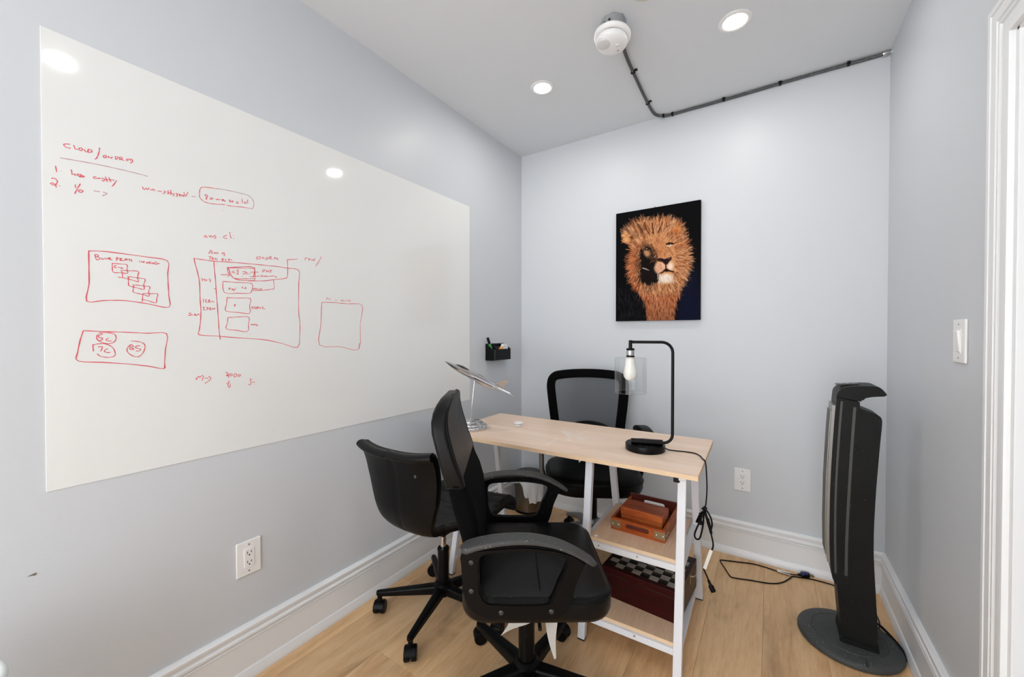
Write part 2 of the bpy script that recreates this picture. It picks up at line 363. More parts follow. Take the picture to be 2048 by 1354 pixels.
# ================================================================ WHITEBOARD with its writing
wb = thing('whiteboard', 'large glossy white whiteboard film on the left wall covered with red marker notes', 'whiteboard', (0, -1.4944, 1.4422))
wy, wz = 1.748, 1.2162
obj('board_sheet', boxb((.0012, 0, 0), (.002, wy, wz), .0006), M['board'], wb, 0)
STROKES = '0 2318 1763 2324 1762 2329 1759 2330 1757 2327 1753 2323 1752 2317 1753;0 2312 1764 2310 1758 2309 1754 2304 1755;0 2299 1761 2302 1758 2301 1754 2298 1754 2295 1758 2296 1761 2299 1761;0 2291 1760 2291 1756 2288 1754 2285 1757 2285 1762;0 2284 1763 2285 1755;0 2284 1763 2280 1764 2277 1761 2279 1757 2285 1754;0 2262 1776 2263 1765 2266 1751 2269 1743 2272 1740;0 2253 1758 2255 1754 2253 1751 2250 1753 2248 1757 2250 1759 2253 1758;0 2244 1754 2245 1758 2241 1756 2238 1755 2237 1760;0 2229 1754 2230 1762 2226 1764 2224 1762 2226 1758 2229 1756;0 2221 1756 2221 1764 2217 1766 2215 1763 2220 1759 2215 1759 2211 1758;0 2206 1766 2206 1758;0 2203 1760 2203 1765 2199 1767 2198 1763 2197 1767 2194 1768 2193 1764 2195 1759 2199 1756;1 2337 1720 2311 1723 2273 1727 2234 1729 2203 1730 2170 1730 2159 1729;0 2345 1696 2344 1688 2343 1680;0 2336 1685 2335 1685;0 2317 1696 2316 1689 2315 1682;0 2312 1684 2309 1686 2310 1684 2311 1683 2307 1683;0 2306 1687 2303 1688 2305 1685 2305 1684 2302 1683;0 2302 1687 2298 1688 2302 1681 2297 1684;0 2297 1686 2292 1685 2296 1682 2302 1681;0 2297 1688 2296 1688;0 2269 1692 2274 1690 2275 1688 2273 1686 2268 1687;0 2267 1689 2263 1690 2261 1690 2266 1688;0 2259 1690 2255 1692 2253 1688 2256 1684 2259 1685;0 2251 1698 2249 1691 2247 1684;0 2252 1690 2245 1692;0 2244 1699 2242 1692 2240 1686;0 2244 1692 2237 1694;0 2236 1695 2233 1692;0 2228 1695 2232 1685 2238 1674;0 2352 1659 2350 1662 2345 1661 2342 1657 2343 1651 2346 1644 2351 1644 2354 1646 2351 1649 2347 1647 2345 1643 2344 1639;0 2339 1645 2337 1645;0 2310 1658 2309 1649;0 2300 1663 2305 1650 2311 1632;0 2302 1645 2304 1642 2301 1639 2298 1640 2295 1644 2298 1646 2302 1645;1 2275 1651 2262 1652;1 2256 1653 2248 1652 2253 1646 2258 1642;0 2171 1695 2170 1688 2167 1687 2163 1693 2161 1689 2157 1693 2158 1696;0 2153 1693 2152 1689;0 2149 1690 2148 1694 2144 1694 2144 1690;0 2136 1692 2127 1693;0 2122 1697 2117 1696 2120 1691 2124 1687;0 2111 1702 2111 1689;0 2111 1695 2105 1695;0 2104 1705 2104 1690;0 2102 1696 2100 1692;0 2096 1697 2097 1690 2099 1687;0 2091 1699 2088 1694 2091 1687;0 2092 1698 2086 1698 2087 1694;0 2083 1694 2080 1696 2081 1699 2083 1694 2080 1692;0 2078 1693 2076 1698 2073 1695;0 2071 1708 2067 1696 2060 1711;0 2075 1694 2071 1695 2072 1699;1 2051 1700 2039 1703;0 1988 1746 2013 1742 2024 1737 2028 1728 2029 1712 2028 1703 2020 1695 2008 1691 1987 1693 1956 1699;1 1988 1746 1954 1751 1913 1753 1887 1753 1871 1745 1864 1732 1865 1718 1870 1708 1878 1707;0 1878 1707 1903 1705 1932 1700 1950 1699;0 2012 1701 2009 1708 2014 1715 2010 1718 2006 1715 2009 1708;0 2011 1707 2008 1702;0 1998 1710 2000 1706 1997 1706 1991 1710 1994 1712 1998 1710;0 1983 1711 1981 1709 1977 1713 1975 1710 1970 1714;0 1964 1712 1959 1715 1964 1715 1964 1711 1956 1711 1955 1710;0 1956 1715 1955 1710;0 1940 1718 1943 1720 1941 1715 1937 1717 1942 1711;0 1934 1712 1934 1720 1929 1714;0 1915 1721 1920 1718 1920 1714 1913 1716;0 1908 1718 1907 1718;0 1903 1735 1902 1727 1901 1718;0 1889 1727 1895 1724 1894 1721 1887 1724;0 1884 1738 1885 1730 1884 1723;0 1963 1678 1962 1678;0 2018 1574 2013 1581 2009 1575 2015 1575;0 2004 1583 2001 1577 1997 1584 1994 1578 1990 1584;0 1983 1587 1989 1584 1983 1580 1989 1575;0 1970 1583 1969 1582;0 1951 1594 1959 1589 1960 1583 1949 1583;0 1942 1607 1941 1596 1938 1585;0 1931 1598 1930 1597;0 1931 1587 1929 1586;0 2286 1481 2286 1434 2286 1388 2291 1341 2258 1345 2212 1348 2163 1342 2112 1334 2112 1371 2113 1406 2114 1441 2114 1480 2161 1484 2211 1485 2257 1485 2286 1481;0 2274 1473 2271 1459 2266 1461 2264 1463 2267 1467 2271 1467 2267 1470 2268 1473 2271 1474 2274 1472;0 2260 1466 2261 1463 2259 1462 2255 1464;0 2254 1467 2252 1464 2249 1465 2247 1468;0 2242 1469 2245 1469 2246 1465 2244 1463 2239 1464;0 2245 1466 2242 1467;0 2230 1462 2230 1471 2227 1472 2227 1469 2230 1466;0 2222 1463 2223 1470 2219 1471 2220 1468 2222 1466 2217 1464;0 2215 1467 2214 1464;0 2212 1465 2211 1472 2208 1467 2207 1472;0 2205 1471 2203 1470 2201 1465;0 2203 1471 2197 1471;0 2198 1471 2197 1464;0 2180 1470 2180 1466;0 2176 1466 2175 1469 2172 1466 2170 1470 2169 1466;0 2165 1464 2163 1468 2159 1469 2158 1465;0 2164 1465 2159 1466;0 2153 1471 2156 1470 2156 1466 2151 1466;0 2150 1465 2149 1469 2147 1465;0 2140 1472 2145 1470 2145 1466 2140 1465 2139 1468;0 2141 1468 2133 1469;0 2239 1454 2239 1441 2237 1428 2222 1429 2207 1429 2208 1440 2208 1454 2222 1454 2239 1454;0 2230 1449 2234 1447 2235 1444 2233 1442 2230 1443;0 2227 1444 2223 1444;0 2222 1445 2218 1443 2222 1439;0 2216 1443 2215 1442;0 2211 1443 2211 1443;0 2218 1415 2218 1427 2220 1433 2217 1436 2200 1437 2183 1438 2184 1426 2185 1417 2183 1407 2196 1410 2209 1413 2218 1415;0 2227 1415 2218 1415;0 2208 1419 2200 1419 2184 1418 2168 1416 2171 1399 2170 1385 2182 1387 2195 1390 2204 1393 2205 1407 2205 1419;0 2206 1396 2203 1392;0 2197 1396 2182 1396 2170 1395 2157 1394 2160 1380 2159 1365 2169 1368 2182 1371 2195 1375 2194 1386 2194 1395;0 2175 1347 2174 1360 2172 1372 2159 1373 2139 1374 2141 1361 2143 1346 2157 1350 2173 1354;0 2298 1259 2259 1257 2213 1255 2163 1252 2118 1251 2121 1204 2124 1159 2125 1141 2164 1152 2213 1162 2260 1169 2309 1176 2309 1201 2304 1234 2298 1259;0 2123 1157 2125 1141;0 2268 1252 2252 1254 2236 1249 2233 1236 2239 1225 2252 1222 2268 1230 2273 1241 2269 1249;0 2260 1250 2267 1246 2269 1240 2260 1238 2264 1232 2270 1231;0 2248 1238 2253 1235 2251 1230 2242 1230;0 2281 1217 2275 1221 2257 1222 2241 1212 2235 1195 2238 1185 2251 1183 2264 1186 2272 1194;0 2280 1221 2279 1201;0 2270 1213 2261 1214 2265 1200;0 2250 1208 2257 1203 2254 1197 2245 1197;0 2258 1194 2258 1194;0 2201 1229 2184 1227 2171 1219 2171 1202 2179 1186 2189 1181 2202 1188 2210 1200 2207 1213 2199 1219;0 2204 1205 2202 1218 2195 1213 2201 1210 2194 1204 2204 1204;0 2180 1214 2189 1214 2191 1209 2180 1204 2183 1199 2191 1199;0 2046 1499 2019 1498 1988 1498 1927 1503 1867 1506 1794 1509 1745 1508 1700 1505 1701 1452 1702 1342 1697 1296 1698 1249 1707 1196 1767 1213 1824 1227 1877 1233 1939 1238 1985 1243 2033 1247 2033 1262 2030 1288 2028 1327 2030 1365 2031 1416 2035 1447 2041 1474 2046 1499;0 1990 1497 1989 1474 1986 1435 1984 1395 1981 1347 1978 1289 1976 1254 1973 1230;0 1991 1404 1985 1405;0 2005 1520 1999 1533 1996 1532 1994 1522;0 2001 1525 1994 1526;0 1989 1529 1987 1524 1983 1529 1980 1525 1977 1530;0 1958 1532 1965 1531 1965 1527 1957 1527 1961 1521;0 2006 1511 1996 1512;0 2000 1512 2002 1501;0 1995 1505 1990 1508 1995 1509 1995 1503 1989 1503;0 1984 1510 1987 1506 1984 1504;0 1982 1509 1980 1503;0 1961 1511 1968 1509 1961 1506 1968 1502;0 1954 1511 1957 1508 1952 1506;0 1948 1511 1942 1513 1947 1508 1943 1506;0 1941 1510 1936 1511;0 1849 1536 1857 1531 1854 1526 1846 1529 1842 1536 1849 1536;0 1837 1529 1835 1537 1829 1531;0 1823 1527 1822 1538 1815 1536 1820 1531;0 1811 1532 1811 1543 1804 1542 1808 1537 1801 1533;0 1794 1535 1792 1544 1788 1537 1783 1543 1781 1534;0 1705 1550 1742 1542 1745 1538 1744 1514 1745 1477 1754 1467 1797 1457 1836 1448 1868 1445 1898 1443 1923 1444 1935 1451 1942 1464 1947 1480 1950 1482 1913 1489 1867 1494 1866 1462 1870 1460;0 1948 1480 1937 1482 1867 1491 1863 1489 1863 1449 1883 1443;0 1947 1477 1942 1463;0 1950 1481 1949 1466 1942 1459;0 1937 1452 1928 1447 1903 1448 1864 1454;0 1971 1454 1945 1458;0 1949 1466 1942 1457 1951 1451;0 1928 1473 1935 1470 1935 1466 1926 1467;0 1922 1475 1914 1478;0 1918 1475 1918 1463;0 1923 1462 1915 1464;0 1903 1473 1894 1476 1897 1466 1903 1467;0 1892 1471 1888 1474 1891 1468 1886 1467;0 1883 1470 1880 1467;0 1904 1457 1902 1455;0 1878 1475 1850 1479;0 1880 1458 1846 1465;0 1836 1479 1834 1490 1826 1489 1833 1484;0 1823 1484 1818 1487 1822 1488 1822 1482;0 1812 1491 1815 1485 1810 1484;0 1807 1493 1803 1492;0 1807 1493 1807 1483;0 1842 1462 1838 1469 1836 1463;0 1833 1468 1829 1464 1826 1469;0 1824 1470 1821 1465 1815 1469;0 1813 1468 1800 1471;0 1800 1471 1787 1471 1789 1464;0 1964 1432 1923 1433 1873 1434 1874 1408 1881 1398 1918 1395 1960 1394 1964 1432;0 1948 1410 1939 1411;0 1944 1411 1945 1404;0 1934 1410 1938 1406 1931 1407 1933 1402;0 1928 1412 1927 1407 1932 1405;0 1921 1414 1920 1414;0 1901 1419 1906 1416 1900 1414;0 1896 1420 1892 1417 1897 1414 1892 1414;0 1873 1409 1836 1413 1809 1419 1795 1425 1798 1458;0 1872 1413 1870 1419 1868 1414 1865 1418 1864 1413;0 1861 1414 1859 1419 1856 1414;0 1853 1418 1851 1414;0 1848 1417 1845 1415 1844 1420;0 1840 1422 1840 1414;0 1953 1377 1916 1378 1878 1379 1881 1353 1881 1325 1919 1327 1956 1330 1954 1354 1952 1376;0 1931 1353 1926 1353;0 1928 1355 1929 1346;0 1926 1355 1930 1349;0 1873 1341 1872 1351 1867 1343 1864 1352;0 1860 1349 1862 1343 1857 1345 1858 1349 1860 1349;0 1854 1341 1854 1351 1849 1348 1853 1345;0 1843 1350 1846 1345 1842 1344;0 1839 1349 1834 1351 1837 1345 1828 1343;0 1950 1307 1917 1311 1884 1311 1885 1286 1888 1259 1924 1263 1955 1268 1952 1287 1950 1307;0 1877 1281 1874 1286 1872 1282 1869 1286 1867 1281;0 1865 1282 1864 1287 1861 1283;0 1858 1286 1860 1281 1854 1280 1856 1286;0 1881 1249 1879 1249;0 2025 1437 2023 1426;0 2025 1431 2017 1432;0 2018 1436 2016 1427;0 2014 1433 2012 1429 2010 1433;0 2006 1435 2002 1435 2001 1426 2002 1433;0 2021 1368 2021 1355;0 2017 1363 2012 1365 2015 1357 2009 1357;0 2002 1366 2007 1363 2001 1358 2007 1357 2002 1366;0 1997 1358 1996 1362 1991 1358;0 2023 1338 2018 1340 2021 1331 2015 1331;0 2007 1339 2012 1338 2008 1334 2013 1330;0 2000 1341 2005 1334 1999 1332 2002 1336;0 1996 1338 1994 1333 1990 1338 1987 1335;0 2055 1319 2060 1317 2055 1314 2057 1310 2063 1311;0 2053 1313 2049 1313;0 2043 1318 2046 1312 2040 1311 2042 1314 2045 1313;0 2038 1311 2035 1317 2032 1312;0 1677 1559 1663 1561;0 1672 1560 1675 1549;0 1661 1554 1652 1558 1658 1560 1658 1550;0 1647 1559 1645 1553 1638 1560;0 1632 1564 1638 1557 1632 1554;0 1605 1576 1615 1555 1630 1532;0 1611 1547 1609 1547;0 1604 1383 1553 1386 1482 1385 1406 1383 1417 1297 1425 1180 1522 1195 1614 1203 1608 1293 1604 1383;0 1422 1208 1426 1179;0 1583 1396 1580 1405 1574 1398;0 1565 1404 1570 1400 1564 1397;0 1543 1395 1534 1396;0 1513 1394 1512 1402 1505 1394 1503 1402;0 1498 1401 1492 1395;0 1485 1403 1482 1396 1472 1404;0 1468 1404 1470 1391;0 1565 1320 1563 1320;0 1982 1490 1981 1489;0 1880 1249 1879 1249;0 2044 1105 2042 1098 2040 1104 2036 1110 2033 1104 2029 1110 2025 1111 2023 1107 2025 1101 2026 1093;0 2020 1102 2008 1100;0 2009 1107 2004 1104 2002 1098 2006 1093 2012 1088 2020 1083;0 1959 1116 1954 1115 1950 1110 1950 1104 1954 1103 1956 1106 1954 1108 1950 1103 1949 1097;0 1943 1110 1946 1107 1945 1103 1942 1102 1938 1105 1939 1109 1943 1110;0 1928 1110 1932 1107 1933 1101 1930 1097 1926 1100 1924 1106 1928 1110;0 1916 1105 1920 1104 1920 1100 1916 1098 1912 1102 1913 1104 1916 1105;0 1948 1086 1950 1074;0 1955 1079 1952 1073 1950 1065 1947 1062 1945 1066 1944 1075;0 1874 1082 1881 1086 1880 1079 1878 1071 1880 1065 1885 1065 1886 1069;0 1873 1076 1871 1073 1869 1073;0 1867 1074 1867 1070 1867 1074'
def ribbon(bm, P, w, lift=0.):
    Q = [Vector((0, a, b)) for a, b in P]
    if len(Q) > 2: Q = smoothpts(Q, 3)
    vv = []
    for i, p in enumerate(Q):
        t = (Q[min(i+1, len(Q)-1)]-Q[max(i-1, 0)])
        t = t.normalized() if t.length > 1e-7 else Vector((0,1,0))
        n = Vector((0, -t.z, t.y)); ww = w*(1+.25*math.sin(i*1.7+p.y*40))
        p = p+Vector((lift+2e-6*i, 0, 0)); vv.append((bm.verts.new(p+n*ww), bm.verts.new(p-n*ww)))
    for a, b in zip(vv, vv[1:]): bm.faces.new((a[0], a[1], b[1], b[0]))
# every word or drawing is a part of its own: strokes that lie close together belong together
sts = []
for st in STROKES.split(';'):
    v = [int(q) for q in st.split()]
    P = [(-v[i]/1000+1.4944, v[i+1]/1000-1.4422) for i in range(1, len(v), 2)]
    ya_ = [a for a, b in P]; za_ = [b for a, b in P]; sts.append([v[0], P, min(ya_), max(ya_), min(za_), max(za_)])
par = list(range(len(sts)))
def find(i):
    while par[i] != i: i = par[i]
    return i
for i, A_ in enumerate(sts):
    for j in range(i):
        B_ = sts[j]; gy_ = max(A_[2]-B_[3], B_[2]-A_[3], 0); gz_ = max(A_[4]-B_[5], B_[4]-A_[5], 0)
        if gy_ < .020 and gz_ < .016: par[find(i)] = find(j)
ink = {}
for i, (pale, P, *_r2) in enumerate(sts): ribbon(ink.setdefault((find(i), pale), B()), P, (.00115 if max(_r2[1]-_r2[0], _r2[3]-_r2[2]) > .11 else .0010) if not pale else .0010, .0025+3e-5*(i % 9))
for (key, pale), bm in ink.items():
    obj('marker_writing', bm, M['pale'] if pale else M['red'], wb, 0)

# ================================================================ LED DOWNLIGHTS
def downlight(x, y, label):
    t = thing('ceiling_light', label, 'ceiling light', (x, y, H), 0, 'round recessed ceiling lights')
    obj('trim_ring', lathe(B(), [(.0445,-.0002),(.0445,-.004),(.052,-.006),(.060,-.005),(.064,-.002),(.064,-.0002)], 40, cap0=False, cap1=False), M['plastic'], t)
    obj('diffuser', lathe(B(), [(.044,-.0005),(.044,-.003),(.001,-.0035)], 40), M['led'], t)
downlight(1.455, -.609, 'round recessed ceiling light right of the smoke detector, over the tower fan side')
downlight(.543, -.658, 'round recessed ceiling light left of the smoke detector, near the left wall')
downlight(1.337, -2.142, 'round ceiling light behind the viewpoint, mirrored in the whiteboard top left')
# ceiling patch at the top edge of the frame
tag(obj('ceiling_disc', lathe(B(), [(.062,-.0002),(.062,-.0025),(.056,-.0045),(.001,-.0045)], 36, (1.178,-.985,H)), mat('cream_disc', (214,213,205), .6)), 'plain round cream cover plate on the ceiling by the smoke detector', 'cover plate')

# ================================================================ SMOKE DETECTOR AND CONDUIT
sd = thing('smoke_detector', 'round white smoke detector hanging from a grey ceiling box', 'smoke detector', (1.018, -.893, H))
T = Matrix.Translation((0,0,-.020)) @ rot('X', -.10) @ rot('Y', .06)
oc = [(.053*math.cos(a), .053*math.sin(a)) for a in [PI/8+PI/4*k for k in range(8)]]
jb = obj('junction_box', prism(B(), oc, 0, -.060, 'xyz', .003), M['galv'], sd)
for a in (-2.45, -2.0, -1.55): obj('knockout', lathe(B(), [(.005,0),(.005,.0015),(.001,.0016)], 10, (.0525*math.cos(a)*.97, .0525*math.sin(a)*.97, -.026), rot('Z', a) @ rot('Y', PI/2)), M['slot'], jb)
obj('mounting_ring', lathe(B(), [(.03,-.040),(.074,-.040),(.077,-.043),(.077,-.050),(.070,-.057),(.060,-.060),(.03,-.060)], 48, mtx=T), M['plastic'], sd)
obj('dark_gap', lathe(B(), [(.05,-.059),(.0615,-.0595),(.0615,-.065),(.05,-.065)], 48, mtx=T), M['dark'], sd)
hd = obj('detector_head', lathe(B(), [(.04,-.063),(.064,-.063),(.066,-.067),(.066,-.074),(.063,-.083),(.052,-.091),(.035,-.095),(.001,-.096)], 48, mtx=T), M['plastic'], sd)
bm = B(); lathe(bm, [(.026,-.080),(.0295,-.0905),(.0275,-.0935),(.0265,-.0925),(.020,-.0955),(.001,-.0955)], 32, (-.026,-.028,0), T); obj('horn_dome', bm, mat('grey_white_plastic', (222,222,222), .4), hd)
for k in range(5): obj('vent_slit', boxb(T @ Vector((-.026, -.016-.006*k, -.0962)), (.026-.003*abs(k-2), .0018, .0012), 0), M['silver'], hd)
obj('test_button', boxb(T @ Vector((.028, .0, -.0945)), (.016, .012, .006), .002), M['plastic'], hd)
obj('indicator', boxb(T @ Vector((.02, .03, -.0945)), (.006, .003, .003), 0), M['slot'], hd)
cd = thing('metal_conduit', 'ribbed grey armoured cable running from the smoke detector along the ceiling edge', 'conduit', (0,0,0))
cz = H-.0085
path = [(1.022,-.86,cz),(1.012,-.76,cz),(1.000,-.62,cz),(.994,-.44,cz),(.990,-.30,cz),(.988,-.17,cz),(.992,-.085,cz),(1.008,-.040,cz),(1.045,-.016,cz-.001),(1.10,-.0095,cz-.001)]
P = smoothpts(path, 14); P += [Vector((1.10+(2.035-1.10)*k/110, -.0095, cz-.001-.0012*(1-math.cos(k*.09)))) for k in range(1, 111)]
# even steps, then ridges
L = [0.]
for a, b in zip(P, P[1:]): L.append(L[-1]+(b-a).length)
N_ = int(L[-1]/.0030); ss = np.linspace(0, L[-1], N_); arr = np.array([tuple(p) for p in P])
Q = [Vector((np.interp(s_, L, arr[:,0]), np.interp(s_, L, arr[:,1]), np.interp(s_, L, arr[:,2]))) for s_ in ss]
obj('cable_sheath', tube(B(), Q, [.0080 if i % 2 else .0068 for i in range(len(Q))], 8), M['conduit'], cd, 20)
def clip(p, d, sd=1):
    bm = B(); T_ = Matrix.Rotation(math.atan2(d[1], d[0]), 4, 'Z')
    box(bm, p, (.012, .022, .018), .003, T_); box(bm, Vector(p)+T_ @ Vector((0,sd*.015,.006)), (.014,.014,.006), .001, T_)
    return obj('cable_clip', bm, M['black_metal'], cd)
clip((1.014,-.79,cz), (-.1,1), -1); clip((.997,-.53,cz), (-.1,1), -1); clip((.989,-.21,cz), (0,1), -1)
for x, z in ((1.035,cz-.001),(1.085,cz-.001),(1.36,cz-.002),(1.625,cz-.002),(1.905,cz-.002)): clip((x, -.013 if x > 1.05 else -.024, z), (1,0), 0 if x > 1.05 else 1)
bm = B(); lathe(bm, [(.012,0),(.013,.004),(.013,.016),(.010,.020),(.010,.03)], 18, (2.028,-.0125,cz-.004), rot('Y', PI/2)); obj('end_connector', bm, M['chrome'], cd)

# ================================================================ OUTLETS, SWITCH
def outlet(label, loc, rz):
    t = thing('wall_outlet', label, 'outlet', loc, rz)          # local: x across, -y out of the wall
    obj('cover_plate', boxb((0,-.003,0), (.081, .006, .125), .0025), M['plastic'], t)
    ins = obj('socket_insert', boxb((0,-.0068,0), (.034, .003, .068), .001), M['plastic'], t)
    for s in (1, -1):
        for dx, h_ in ((-.0065,.009),(.0065,.007)): obj('slot', boxb((dx, -.0084, s*.017+.003), (.0022, .0006, h_), 0), M['slot'], ins, 0)
        obj('ground_hole', lathe(B(), [(.0026,0),(.0026,.0008)], 10, (0, -.0081, s*.017-.007), rot('X', PI/2)), M['slot'], ins, 0)
    for s in (1, -1): obj('screw', lathe(B(), [(.0032,0),(.0028,.0012),(.001,.0014)], 12, (0,-.0058,s*.048), rot('X', PI/2)), M['silver'], t)
    return t
outlet('white double socket outlet on the back wall right of the desk', (1.464, 0, .431), 0)
outlet('white double socket outlet on the left wall below the whiteboard', (0, -1.890, .436), PI/2)
t = thing('light_switch', 'white rocker light switch on the right wall beside the door casing', 'light switch', (W, -.883, 1.229), -PI/2)
obj('cover_plate', boxb((0,-.0035,0), (.088, .007, .127), .003), M['plastic'], t)
fr_ = obj('rocker_frame', boxb((0,-.0075,0), (.036, .002, .070), .0006), M['plastic'], t)
obj('rocker', boxb((0,-.0085,0), (.030, .008, .062), .0015, rot('X', .09)), M['plastic'], t)
for s in (1, -1): obj('screw', lathe(B(), [(.003,0),(.0026,.0012),(.001,.0014)], 12, (0,-.0068,s*.049), rot('X', PI/2)), M['silver'], t)
# ================================================================ LION PICTURE (a flat print on stretched canvas)
lp = thing('lion_picture', 'canvas print of a maned lion head on black hanging on the back wall', 'picture', (.9942, 0, 1.683))
PW_, PH_ = .503, .700
obj('canvas', boxb((0,-.013,0), (PW_, .024, PH_), .001), mat('black_canvas', (6,6,8), .6, spec=.08), lp)
obj('nail', lathe(B(), [(.003,0),(.003,.012),(.001,.013)], 10, (-.01,-.001,.358), rot('X', PI/2)), M['silver'], lp)
def lion(nx, ny):
    """colours of the printed picture, row 0 at the top"""
    def uv(x, y):
        ty = 235-120*(x-172)/818; v = (y-ty)/(1262.-ty); xl = 172-10*v; u = (x-xl)/(818.-10*v); return u, v
    G = lambda pts: np.array([(uv(x, y)[0]*nx, uv(x, y)[1]*ny) for x, y in pts])
    S_ = nx/818.
    YY, XX = np.mgrid[0:ny, 0:nx]; XX = XX+.5; YY = YY+.5
    img = np.zeros((ny, nx, 3)); img[:] = (4,4,6)
    def blur(a, r):
        r = max(1, int(r))
        for ax in (0, 1):
            k_ = np.zeros_like(a)
            for d in range(-r, r+1):
                q_ = np.roll(a, d, ax); e_ = [slice(None)]*2
                if d > 0: e_[ax] = slice(0, d); f_ = [slice(None)]*2; f_[ax] = slice(0, 1)
                elif d < 0: e_[ax] = slice(d, None); f_ = [slice(None)]*2; f_[ax] = slice(-1, None)
                if d: q_[tuple(e_)] = a[tuple(f_)]
                k_ += q_
            a = k_/(2*r+1)
        return a
    def mask(pts, soft=0):
        p = G(pts); m = np.zeros((ny, nx), bool); n = len(p)
        for i in range(n):
            x1, y1 = p[i]; x2, y2 = p[(i+1) % n]
            c = ((y1 > YY) != (y2 > YY))
            with np.errstate(divide='ignore', invalid='ignore'): c &= XX < (x2-x1)*(YY-y1)/(y2-y1+1e-12)+x1
            m ^= c
        m = m.astype(float)
        return blur(m, soft) if soft else m
    def put(m, c, a=1.):
        m = (m*a)[..., None]; img[:] = img*(1-m)+np.array(c)*m
    def ell(x, y, rx, ry, c, a=1., soft=.3):
        (px, py), = G([(x, y)]); d = np.sqrt(((XX-px)/(rx*S_))**2+((YY-py)/(ry*S_))**2); put(np.clip((1-d)/soft, 0, 1), c, a)
    def line(pts, w, c, a=1.):
        p = G(pts); w = w*S_
        for (x1, y1), (x2, y2) in zip(p, p[1:]):
            xa, xb = int(max(0, min(x1, x2)-w-1)), int(min(nx, max(x1, x2)+w+2)); ya, yb = int(max(0, min(y1, y2)-w-1)), int(min(ny, max(y1, y2)+w+2))
            if xa >= xb or ya >= yb: continue
            X, Y = XX[ya:yb, xa:xb], YY[ya:yb, xa:xb]; L2 = (x2-x1)**2+(y2-y1)**2+1e-9
            t = np.clip(((X-x1)*(x2-x1)+(Y-y1)*(y2-y1))/L2, 0, 1); d = np.hypot(X-x1-t*(x2-x1), Y-y1-t*(y2-y1))
            m = (np.clip(w-d+.5, 0, 1)*a)[..., None]; img[ya:yb, xa:xb] = img[ya:yb, xa:xb]*(1-m)+np.array(c)*m
    # navy glow at the lower right, grey hair at the lower left
    put(blur(mask([(780,1000),(960,700),(985,1262),(760,1262)]), 14), (10,16,44), .8)
    R = np.random.default_rng(5)
    for _ in range(170):
        x, y = R.uniform(190,470), R.uniform(930,1255); line([(x, y), (x+R.uniform(-6,10), y+R.uniform(20,60))], 1.8, np.array((60,54,60))*R.uniform(.3,1.2), .6)
    mane = [(245,415),(330,345),(430,300),(540,310),(610,285),(720,295),(825,350),(840,430),(870,540),(888,640),(880,740),(840,850),(800,980),(755,1090),(740,1262),(490,1262),(470,1080),(390,970),(330,880),(302,760),(308,650),(342,560),(270,510)]
    mm = mask(mane, 2); put(mm, (158,96,58))
    base = np.array([(236,180,132),(214,146,98),(190,118,74),(150,86,50),(112,60,34),(240,192,150)])
    for _ in range(8600):
        x, y = R.uniform(235,900), R.uniform(280,1262)
        gx, gy = [int(q) for q in G([(x, y)])[0]]
        if not (0 <= gx < nx and 0 <= gy < ny) or mm[gy, gx] < .35: continue
        dx, dy = x-560, y-640; r = math.hypot(dx, dy)+1; dx, dy = dx/r, dy/r
        if y > 880: k_ = min(1, (y-880)/220); dx, dy = dx*(1-k_)*.8+.05*k_*(1 if x > 600 else -.4), dy*(1-k_)+k_
        a = R.normal(0, .22); dx, dy = dx*math.cos(a)-dy*math.sin(a), dx*math.sin(a)+dy*math.cos(a)
        Ln = R.uniform(22, 62); c = base[R.integers(0, 6)]*R.uniform(.75, 1.08)
        if x < 430 and y > 560: c = c*np.array((.95,.82,.75))
        if y > 1000: c = c*np.array((.98,.86,.82))*(1-.25*(y-1000)/260)
        if x < 480 and y < 480 and R.random() < .3: c = c*.55
        line([(x, y), (x+dx*Ln*.5, y+dy*Ln*.5), (x+dx*Ln+R.normal(0,5), y+dy*Ln+R.normal(0,5))], R.uniform(1.3, 2.8), c, .7)
    # dark partings and ears
    for pts in ([(545,330),(552,420),(575,470)],[(470,320),(480,380),(520,440)],[(640,330),(610,400),(600,460)],[(400,340),(440,400),(470,470)]): line(pts, 7, (58,30,18), .6)
    ell(318,462,58,42,(120,66,36),.8,.6); ell(330,470,36,22,(92,46,24),.8,.6)
    ell(770,395,62,48,(206,126,66),.8,.8); ell(765,410,40,30,(170,90,44),.7,.8)
    for _ in range(80):
        x, y = R.uniform(255,330), R.uniform(415,500); line([(x, y), (x-R.uniform(15,40), y+R.uniform(-12,25))], 2.2, (230,168,112), .7)
    # face
    put(mask([(440,520),(520,440),(640,425),(735,500),(765,640),(748,760),(728,905),(640,920),(570,830),(540,700),(470,640)], 3), (206,146,98), .85)
    put(mask([(560,470),(640,470),(690,560),(690,650),(610,660),(560,590)], 4), (186,116,72), .55)
    for _ in range(500):
        x, y = R.uniform(450,745), R.uniform(440,660); line([(x, y), (x+R.uniform(-16,16), y-R.uniform(8,30))], 1.8, base[R.integers(0, 5)]*R.uniform(.8,1.05), .5)
    # shaded half of the face
    put(mask([(432,560),(470,520),(520,545),(560,620),(590,670),(575,720),(560,760),(580,800),(605,840),(592,895),(530,935),(450,915),(400,860),(393,720),(415,620)], 3), (12,8,8), .97)
    for _ in range(160):
        x, y = R.uniform(400,580), R.uniform(720,920); line([(x, y), (x+R.uniform(-14,4), y+R.uniform(8,26))], 1.6, (36,20,14), .5)
